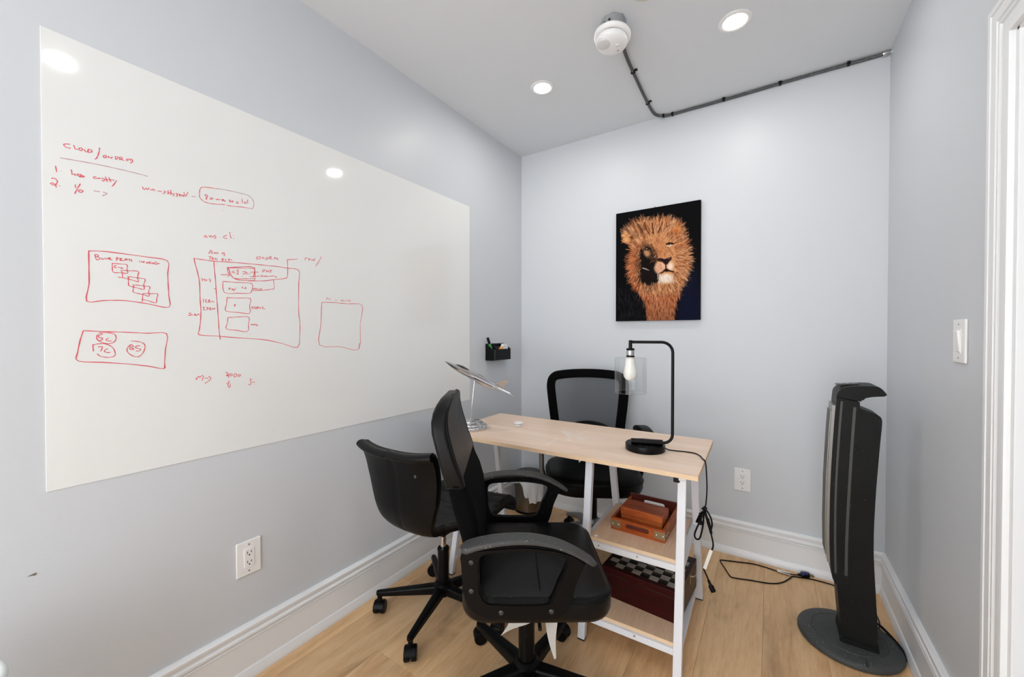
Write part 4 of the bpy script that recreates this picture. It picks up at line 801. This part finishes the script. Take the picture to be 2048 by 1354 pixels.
# backrest: padded leather head part above, stitched mesh part below
def backsec(secs, n=7):
    bm = B(); R = []
    for z, fr, ff, hw, r in secs:
        c = (fr+ff)/2; R.append([Vector((c+x, y, z)) for x, y in rrect((ff-fr)/2, hw, r, n)])
    ringloft(bm, R); return bm
obj('backrest', backsec([(.400,-.185,-.150,.15,.016),(.425,-.188,-.148,.175,.018),(.50,-.188,-.146,.192,.020),(.58,-.194,-.150,.200,.020),(.64,-.207,-.154,.202,.022),(.70,-.226,-.160,.202,.024),(.75,-.240,-.174,.200,.024),(.80,-.250,-.196,.194,.022),(.84,-.254,-.210,.185,.018)]), M['fabric'], fc)
hp = obj('headrest', backsec([(.786,-.246,-.204,.188,.010),(.792,-.252,-.194,.194,.012),(.83,-.264,-.206,.197,.014),(.87,-.275,-.220,.198,.015),(.91,-.285,-.232,.197,.016),(.95,-.296,-.243,.192,.016),(.98,-.300,-.248,.180,.016),(1.005,-.298,-.249,.160,.016),(1.025,-.292,-.246,.132,.016),(1.040,-.284,-.244,.095,.014),(1.049,-.274,-.246,.05,.010)]), M['leather'], fc)
for s in (-1, 1): obj('side_seam', tube(B(), smoothpts([(-.198,s*.189,.790),(-.209,s*.1935,.83),(-.223,s*.1940,.87),(-.235,s*.193,.91),(-.246,s*.188,.95),(-.251,s*.176,.98),(-.252,s*.156,1.005),(-.249,s*.128,1.025),(-.247,s*.092,1.040),(-.250,s*.05,1.049)], 5), .0034, 8), M['leather2'], hp)
obj('lower_seam', tube(B(), [Vector((x, y, .789)) for x, y in [(a-.225, b) for a, b in rrect(.027, .192, .012, 5)]], .0036, 8, True), M['leather2'], hp)
obj('back_bracket', boxb((-.15,0,.388), (.09,.07,.018), .004), M['black_metal'], fc)
for s in (-1, 1):
    y0_, y1_ = s*.262-.014, s*.262+.014
    outer = [(-.190,.640),(-.196,.60),(-.190,.53),(-.178,.492),(-.155,.468),(-.110,.454),(-.02,.450),(.06,.452),(.095,.466),(.112,.500),(.124,.545),(.146,.596),(.150,.610),(.10,.638),(0,.656),(-.10,.653)]
    inner = [(-.142,.628),(-.146,.58),(-.142,.528),(-.128,.505),(-.105,.498),(-.02,.495),(.040,.498),(.058,.512),(.074,.552),(.096,.600),(.088,.626),(.0,.640),(-.09,.638)]
    so_ = [(p.x, p.y) for p in smoothpts([(a, b, 0) for a, b in outer], 4, True)]; si_ = [(p.x, p.y) for p in smoothpts([(a, b, 0) for a, b in inner], 4, True)]
    ar = obj('armrest', holed(so_, [si_], y0_, y1_, 'xzy', .004), M['black'], fc)
    bm = B(); pth = smoothpts([(-.198,0,.645),(-.15,0,.660),(-.085,0,.671),(-.01,0,.673),(.06,0,.662),(.115,0,.641),(.162,0,.614),(.182,0,.599)], 5); R = []
    for i, p in enumerate(pth):
        t_ = i/(len(pth)-1); w = .030*(1-.28*t_)*(math.sin(min(1, (t_+.015)/.09)*PI/2))*(1-.75*max(0, (t_-.90)/.10)); h = .0085*(1-.45*t_)
        d = (pth[min(i+1, len(pth)-1)]-pth[max(i-1, 0)]).normalized(); nn = Vector((-d.z, 0, d.x))
        R.append([p+Vector((0, s*.262+a, 0))+nn*b for a, b in rrect(max(w, .004), max(h, .003), min(w, h)*.85, 4)])
    ringloft(bm, R); obj('arm_pad', bm, M['armgrey'], ar)
    for x_, z_ in ((-.168,.615),(-.168,.535),(-.085,.474),(.055,.476)):
        obj('bolt', lathe(B(), [(.0068,0),(.0068,.002),(.0045,.0035),(.0035,.0015),(.001,.0015)], 14, (x_, s*.2758, z_), rot('X', -s*PI/2) if s > 0 else rot('X', PI/2)), M['dark'], ar)
# loose paper label hanging under the seat
def sheet(name, A0, A1, B0, B1, sag, m, parent, label):
    bm = B(); g = []
    for i in range(9):
        u = i/8; row = []
        for j in range(7):
            v = j/6; p = Vector(A0).lerp(Vector(A1), v).lerp(Vector(B0).lerp(Vector(B1), v), u); p = p+Vector(sag)*math.sin(PI*u)*(1 if True else 0); row.append(bm.verts.new(p))
        g.append(row)
    for a, b in zip(g, g[1:]):
        for j in range(6): bm.faces.new((a[j], a[j+1], b[j+1], b[j]))
    r = bmesh.ops.solidify(bm, geom=list(bm.faces), thickness=.0006)
    return obj(name, bm, m, parent, 60, label=label)
# ---------------------------------------------------------------- armless chair by the left wall
LA = math.radians(92)
lc = thing('task_chair', 'armless black task chair with ribbed seat by the left wall', 'chair', (.362, -1.250, 0), LA)
starbase(lc, .297, [215-92+.5,287-92,5-92,73-92,143-92], .125, .098, M['black'], .042, .024, .044, .022, M['black'], 'peg', .028)
obj('hub', lathe(B(), [(.022,.075),(.030,.078),(.030,.100),(.040,.112),(.042,.128),(.034,.136),(.026,.140)], 32), M['black'], lc)
obj('column_sleeve', lathe(B(), [(.025,.13),(.025,.275),(.0265,.277),(.0265,.287),(.024,.290),(.014,.290)], 28), M['black'], lc)
obj('gas_piston', lathe(B(), [(.0135,.285),(.0135,.385),(.012,.387)], 24), M['chrome'], lc)
obj('tilt_mechanism', boxb((0,0,.392), (.15,.13,.024), .005), M['black_metal'], lc)
prof = smoothpts([(.262,0,.405),(.268,0,.432),(.245,0,.452),(.19,0,.455),(.10,0,.447),(0,0,.441),(-.10,0,.440),(-.175,0,.450),(-.222,0,.482),(-.246,0,.535),(-.256,0,.60),(-.262,0,.66),(-.272,0,.72),(-.286,0,.765),(-.300,0,.792)], 14)
NP = len(prof)
def shellgrid(off, ribs, edge):
    rows = []
    for i, p in enumerate(prof):
        t = (prof[min(i+1, NP-1)]-prof[max(i-1, 0)]).normalized(); n = Vector((-t.z, 0, t.x))       # towards the sitter
        if n.z < 0 and i < NP*.4: n = -n
        n = Vector((t.z, 0, -t.x)) if (Vector((t.z, 0, -t.x)).x+Vector((t.z, 0, -t.x)).z) > 0 else Vector((-t.z, 0, t.x))
        v = i/(NP-1)
        zc_ = p.z
        back = max(0., min(1., (v-.52)/.2))
        hw = .205 + .012*math.sin(PI*min(1, v/.5)) if v < .52 else .205
        if v >= .45: hw = float(np.interp(zc_, [.44,.47,.52,.60,.68,.76,.80], [.118,.130,.150,.175,.190,.197,.195]))
        if v < .45: hw = .214-.096*max(0, (v-.28)/.17)**1.3
        row = []
        for j in range(25):
            u = -1+2*j/24; wr_ = (.030*back+.012*(1-back))*abs(u)**2.6
            rb = 0.
            if ribs and abs(u) < .985: rb = -.006*(1-abs(math.sin(v*PI*16)))**3
            if ribs and abs(u) > .93: rb -= .012*(abs(u)-.93)/.07
            gr = -.004*math.exp(-(u/.03)**2) if (not ribs and back > .2) else 0.
            q = p+n*(off+wr_+rb-gr*0)+Vector((0, u*hw, 0))
            if gr: q = q-n*gr
            row.append(q)
        rows.append(row)
    return rows
def twoskins(a, b):
    bm = B(); va = [[bm.verts.new(p) for p in r] for r in a]; vb = [[bm.verts.new(p) for p in r] for r in b]; n, m_ = len(va), len(va[0])
    for g in (va, vb):
        for i in range(n-1):
            for j in range(m_-1): bm.faces.new((g[i][j], g[i+1][j], g[i+1][j+1], g[i][j+1]))
    for i in range(n-1):
        for j in (0, m_-1): bm.faces.new((va[i][j], va[i+1][j], vb[i+1][j], vb[i][j]))
    for j in range(m_-1):
        for i in (0, n-1): bm.faces.new((va[i][j], va[i][j+1], vb[i][j+1], vb[i][j]))
    return bm
sh_ = obj('seat_shell', twoskins(shellgrid(-.018, False, 0), shellgrid(-.003, False, 0)), M['leather2'], lc, 50)
obj('ribbed_upholstery', twoskins(shellgrid(-.003, False, 0), shellgrid(.020, True, 0)), M['ribbed'], lc, 30)
tr_ = shellgrid(-.018, False, 0)[-1]
bm = B(); pp_ = [p+Vector((.006,0,.002)) for p in tr_]; tube(bm, pp_, .021, 14, flat=.75); obj('top_roll', bm, M['leather'], sh_)
obj('rear_screw', lathe(B(), [(.006,0),(.006,.002),(.001,.003)], 12, (-.322,-.15,.735), rot('Y', -PI/2)), M['dark'], sh_)
# ---------------------------------------------------------------- mesh-back chair behind the desk
BA = math.radians(-60)
bc = thing('mesh_chair', 'black mesh back office chair with silver base behind the desk', 'chair', (.737, -.415, 0), BA)
starbase(bc, .325, [140+60,212+60,284+60,356+60,68+60], .175, .084, M['silver'], .056, .036, .044, .026, M['black'], 'arch')
obj('hub', lathe(B(), [(.030,.110),(.038,.118),(.042,.16),(.040,.190),(.030,.200)], 32), M['silver'], bc)
obj('gas_column', lathe(B(), [(.028,.19),(.028,.30),(.024,.31),(.018,.31),(.018,.37),(.016,.375)], 28), M['black'], bc)
obj('tilt_mechanism', boxb((0,0,.376), (.20,.13,.036), .006), M['black'], bc)
bst = obj('seat', cushion(.245, .262, .17, .395, .492, .022, .032, 10), M['leather2'], bc)
obj('piping', tube(B(), [Vector((x, y, .456)) for x, y in rrect(.2455, .2625, .17, 10)], .0036, 8, True), M['leather2'], bst)
def bend(bm, amt=.9):
    """wraps the flat back around the sitter and reclines it"""
    for v in bm.verts: v.co.x += amt*v.co.y**2 - .22 - .10*(v.co.z-.60) - .25*max(0, v.co.z-.80)**1.6 - .12*math.exp(-((v.co.z-.62)/.12)**2)*0
    return bm
cl_ = [(-.192,.583),(-.198,.66),(-.215,.80),(-.226,.90),(-.2265,.935),(-.219,.964),(-.198,.983),(-.165,.990),(-.09,.996),(0,.998)]
cl_ += [(-a, b) for a, b in cl_[-2::-1]]
def outl(dx, dz):
    q = [(p.x, p.y) for p in smoothpts([(a, b, 0) for a, b in cl_], 5)]; n_ = 12
    return q + [(q[-1][0]+(q[0][0]-q[-1][0])*k_/n_, q[0][1]-.012*math.sin(PI*k_/n_)) for k_ in range(1, n_)]
bm = B(); fo = [Vector((0, a, b)) for a, b in outl(.025,.023)]; R = []
for i, p in enumerate(fo):
    t_ = (fo[(i+1) % len(fo)]-fo[i-1]).normalized(); nn = Vector((0, -t_.z, t_.y)); R.append([p+nn*a+Vector((b,0,0)) for a, b in rrect(.027, .016, .013, 4)])
ringloft(bm, R+[R[0]], False, False); bmesh.ops.remove_doubles(bm, verts=bm.verts, dist=1e-6); bf = obj('back_frame', bend(bm), M['fabric'], bc)
bm = B(); vg = []
for z_ in np.linspace(.575, .990, 28):
    hw_ = float(np.interp(z_, [.56,.66,.80,.90,.94,.965,.98,.99], [.200,.205,.222,.230,.226,.212,.185,.150])); vg.append([bm.verts.new((0, hw_*u_, z_)) for u_ in np.linspace(-1, 1, 21)])
for r0, r1 in zip(vg, vg[1:]):
    for j in range(20): bm.faces.new((r0[j], r0[j+1], r1[j+1], r1[j]))
bend(bm); obj('back_mesh', bm, M['mesh'], bc, 80)
lo_ = [(p.x, p.y) for p in smoothpts([(-.19,.585,0),(-.165,.64,0),(-.11,.685,0),(0,.705,0),(.11,.685,0),(.165,.64,0),(.19,.585,0)], 5)]
hl_ = [[(cx_+.010*math.cos(a)*.8, cz_+.010*math.sin(a)) for a in [2*PI*k_/10 for k_ in range(10)]] for cx_, cz_ in ((-.09,.655),(-.055,.668),(-.018,.674),(.018,.674),(.055,.668),(.09,.655),(-.07,.630),(-.03,.640),(.03,.640),(.07,.630))]
bm = bend(holed(lo_, hl_, .010, .022, 'yzx', 0)); obj('lumbar_support', bm, M['blackp'], bc)
obj('back_post', boxb((-.235,0,.50), (.035,.09,.25), .008), M['black'], bc)
obj('back_bracket', boxb((-.16,0,.390), (.17,.08,.024), .005), M['black'], bc)
for s in (-1, 1):
    ar = obj('armrest', tube(B(), smoothpts([(-.06,s*.16,.388),(-.05,s*.255,.395),(-.04,s*.285,.44),(-.035,s*.290,.54),(-.03,s*.288,.655),(-.02,s*.288,.688)], 6), .015, 12), M['silver'] if s < 0 else M['black'], bc)
    bm = B(); R = []; pth = smoothpts([(-.125,0,.672),(-.10,0,.690),(-.03,0,.705),(.04,0,.707),(.10,0,.698),(.135,0,.680),(.145,0,.668)], 5)
    for i, p in enumerate(pth):
        t_ = i/(len(pth)-1); w = .036*math.sqrt(max(.03, 1-abs(2*t_-1)**5)); h = .017*math.sqrt(max(.04, 1-abs(2*t_-1)**5))
        R.append([p+Vector((0, s*.288+a, b)) for a, b in rrect(w, h, h*.9, 5)])
    ringloft(bm, R); obj('arm_pad', bm, M['leather2'], ar)
# paper label under the front chair seat
C_ = Matrix.Translation((.885,-1.39,0)) @ Matrix.Rotation(FA, 4, 'Z'); Ci = C_.inverted()
def fcp(x, y, z): return Ci @ Vector((x, y, z))
sheet('paper_label', fcp(.925,-1.515,.398), fcp(1.03,-1.475,.398), fcp(.888,-1.555,.302), fcp(.915,-1.530,.322), (.0,.0,-.012), M['paper'], fc, 'torn white paper label hanging under the seat')
sheet('paper_label', fcp(1.015,-1.50,.398), fcp(1.055,-1.478,.398), fcp(1.052,-1.505,.268), fcp(1.056,-1.500,.270), (-.006,-.004,.0), M['paper'], fc, 'narrow white paper strip hanging under the seat')

# ================================================================ STEEL BIN WITH BAG
wbn = thing('pedal_bin', 'small brushed steel pedal bin with black lid in the back left corner', 'waste bin', (.150, -.145, 0))
obj('bin_body', lathe(B(), [(.098,.012),(.098,.235),(.094,.238)], 48), M['steel'], wbn)
obj('base_ring', lathe(B(), [(.095,0),(.101,.002),(.101,.014),(.097,.017)], 48), M['blackp'], wbn)
ldb = obj('lid', lathe(B(), [(.090,.236),(.101,.238),(.102,.242),(.102,.258),(.099,.264),(.085,.268),(.001,.270)], 48), mat('black_steel_lid', (44,46,42), .38, spec=.35), wbn)
obj('hinge', boxb((-.092,-.045,.245), (.03,.04,.034), .005), M['blackp'], ldb)
bm = B(); R = []; sg = 72
for i, t_ in enumerate(np.linspace(0, 1, 12)):
    ring = []
    for k_ in range(sg):
        a = 2*PI*k_/sg
        drop = .075+.045*math.sin(2.0*a+2.6)+.022*math.sin(5*a+1.)+.012*math.sin(9*a)
        if -1.0 < ((a+PI) % (2*PI))-PI < .25: drop += .05
        z = .236-t_*drop; rr = .1015+.004*t_+t_*(.006*math.sin(11*a+3*t_)+.004*math.sin(17*a-2*t_))+ .008*math.sin(PI*t_)*(1 if math.cos(a+.5) > 0 else .4)
        ring.append(Vector((rr*math.cos(a), rr*math.sin(a), z)))
    R.append(ring)
ringloft(bm, R, False, False)
tag(obj('bin_bag', bm, M['bag'], None, 60, (.150,-.145,0)), 'thin white plastic bag folded over the rim of the steel bin', 'bin bag')
tag(obj('paper_scrap', boxb((.272,-.082,.0385), (.03,.012,.07), .001, rot('Z', .4) @ rot('X', .12)), M['paper']), 'small white scrap standing against the baseboard right of the steel bin', 'paper')

# ================================================================ TOWER FAN
tf = thing('tower_fan', 'tall dusty black curved tower fan on a round base in the right corner', 'fan', (1.863, -.480, 0))
bsf = obj('base', lathe(B(), [(.150,0),(.165,.002),(.168,.007),(.168,.016),(.164,.022),(.150,.026),(.122,.0295),(.120,.0275),(.1185,.0275),(.1165,.030),(.001,.034)], 64), M['fanbase'], tf)
obj('base_seam', boxb((.035,-.143,.0275), (.0015,.050,.003), 0, rot('Z', .0)), M['slot'], bsf)
def loc(pts): return [(x-1.870, z) for x, z in pts]
def sm(pts, sub=5, cl=False): return [(p.x, p.y) for p in smoothpts([(a, b, 0) for a, b in pts], sub, cl)]
# column and rear housing in one curved piece
rear = sm([(1.945,.028),(1.948,.12),(1.942,.24),(1.934,.43),(1.938,.62),(1.948,.81),(1.954,.905),(1.952,.930),(1.944,.939)]) + sm([(1.925,.948),(1.887,.962)]) + sm([(1.868,.90),(1.862,.80),(1.858,.62),(1.855,.45),(1.856,.27)]) + [(1.826,.25),(1.838,.10),(1.843,.028)]
obj('rear_housing', prism(B(), loc(rear), -.066, .066, 'xzy', .004), M['fan'], tf, 40)
front = sm([(1.822,.255),(1.809,.285),(1.803,.36),(1.801,.47),(1.803,.66),(1.811,.86),(1.816,.95),(1.819,1.0)]) + sm([(1.889,.985),(1.887,.935),(1.879,.80),(1.872,.62),(1.867,.45),(1.864,.262)]) + [(1.83,.258)]
fh = obj('front_housing', prism(B(), loc(front), -.074, .074, 'xzy', .003), M['fan'], tf, 40)
hn = sm([(1.819,1.001),(1.822,1.017),(1.832,1.032),(1.848,1.041),(1.88,1.047),(1.925,1.050),(1.945,1.047),(1.958,1.034),(1.967,1.020)], 4) + sm([(1.960,1.014),(1.925,1.009),(1.900,1.000),(1.892,.988)], 4)
hn_ = obj('handle', prism(B(), loc(hn), -.072, .072, 'xzy', .003), M['fan'], tf, 40)
obj('control_panel', boxb((-.012,0,1.0475), (.07,.05,.004), .0015, rot('Y', -.10)), M['dark'], hn_)
for i in range(3): obj('button', boxb((-.030+.018*i, -.012, 1.0490+.0018*i), (.010,.014,.003), .001), M['grille'], hn_)
# grille on the curved front: silver panel with upright louvres
gx = [(z, np.interp(z, [.255,.285,.36,.47,.66,.86,.95,1.0], [1.822,1.809,1.803,1.801,1.803,1.811,1.816,1.819])-1.870) for z in np.linspace(.33,.965,26)]
gp = B(); R = [[Vector((x-.010, .058*s_, z)) for s_ in np.linspace(-1,1,9)] for z, x in gx]
R2 = [[Vector((x+.001, .062*s_, z)) for s_ in np.linspace(-1,1,9)] for z, x in gx]
gr = obj('grille', twoskins(R, R2), M['grille'], fh, 40)
for i in range(9):
    yl = -.048+.012*i; obj('louvre', tube(B(), [Vector((x-.012, yl, z)) for z, x in gx[1:-1]], .0022, 6), M['grille'], gr)
obj('side_band', prism(B(), loc([(a+.014, b) for a, b in sm([(1.803,.30),(1.800,.47),(1.802,.66),(1.810,.86),(1.817,.985)])]+[(a+.021, b) for a, b in sm([(1.817,.985),(1.810,.86),(1.802,.66),(1.800,.47),(1.803,.30)])]), -.0755, .0755, 'xzy'), M['dark'], fh)
obj('side_band', prism(B(), loc([(a-.018, b) for a, b in sm([(1.866,.30),(1.867,.45),(1.872,.62),(1.879,.80),(1.887,.965)])]+[(a-.009, b) for a, b in sm([(1.887,.965),(1.879,.80),(1.872,.62),(1.867,.45),(1.866,.30)])]), -.0755, .0755, 'xzy'), M['dark'], fh)
obj('column_foot', prism(B(), loc([(1.836,.027),(1.955,.027),(1.952,.05),(1.840,.06)]), -.074, .074, 'xzy', .006), M['fan'], tf)
# its power cord on the floor
def fp(x, y, z=.0034): return Vector((x-1.870, y+.480, z))
cc_ = [(1.97,-.42,.008),(1.98,-.36,.004),(2.0,-.27,.0035),(1.985,-.16,.0035),(1.93,-.085,.0035),(1.87,-.062,.0035),(1.835,-.058,.0035),(1.78,-.060,.0035),(1.739,-.072,.0035),(1.701,-.085,.0035),(1.687,-.115,.0035),(1.652,-.177,.0035),(1.601,-.217,.0035),(1.515,-.242,.0035),(1.45,-.263,.0035),(1.43,-.255,.0035),(1.40,-.19,.0035),(1.376,-.138,.0035),(1.377,-.120,.0035),(1.395,-.112,.0035),(1.462,-.088,.0035),(1.527,-.066,.0035),(1.583,-.066,.0035),(1.636,-.073,.0036),(1.697,-.078,.0095),(1.728,-.066,.0100)]
fcd = obj('power_cord', tube(B(), smoothpts([fp(*p) for p in cc_], 6), .0030, 8), M['blackp'], tf)
obj('cord_tag', boxb(fp(1.664,-.070,.0062), (.058,.034,.0012), 0, rot('Z', -.06) @ rot('X', -.12)), M['paper'], fcd, label='white warning tag on the cord')
bm = B(); tube(bm, [fp(1.722,-.068,.0105), fp(1.735,-.062,.012), fp(1.748,-.057,.0142), fp(1.770,-.048,.0142)], [.005,.008,.013,.012], 12); obj('plug', bm, M['blackp'], fcd)
obj('plug_cap', boxb(fp(1.752,-.055,.019), (.030,.022,.014), .003, rot('Z', .4)), M['blue'], fcd, label='blue plug face')
for dy in (-.005, .005): obj('prong', boxb(fp(1.783-dy*.3,-.042+dy,.013), (.016,.0015,.006), 0, rot('Z', .4)), M['pewter'], fcd)
c2 = [(1.925,-.42,.037),(1.955,-.36,.03),(1.985,-.34,.006),(2.022,-.40,.0035),(2.028,-.425,.0035),(2.005,-.40,.012),(1.96,-.42,.040)]
c2 = [(1.945,-.40,.04),(1.970,-.36,.03),(2.000,-.35,.006),(2.026,-.375,.0035),(2.030,-.40,.006),(2.012,-.385,.02),(1.975,-.36,.045)]
obj('spare_cord', tube(B(), smoothpts([fp(*p) for p in c2], 6), .0030, 8), M['blackp'], fcd)
obj('side_cord', tube(B(), smoothpts([fp(*p) for p in [(1.950,-.42,.08),(1.985,-.395,.055),(2.020,-.42,.030),(2.0345,-.46,.024),(2.036,-.49,.018),(2.0365,-.505,.010)]], 6), .0030, 8), M['blackp'], fcd)

# ================================================================ WHITE BIN AT THE LOWER LEFT EDGE
wt = thing('white_bin', 'white plastic bin whose rounded rim shows at the lower left edge', 'waste bin', (.250, -2.590, 0))
obj('bin_wall', lathe(B(), [(.095,0),(.100,.004),(.125,.545),(.121,.545),(.097,.008),(.001,.008)], 48), M['wbin'], wt)
obj('rim', tube(B(), [Vector((.127*math.cos(a), .127*math.sin(a), .545)) for a in [2*PI*k_/56 for k_ in range(56)]], .009, 12, True), M['wbin'], wt)
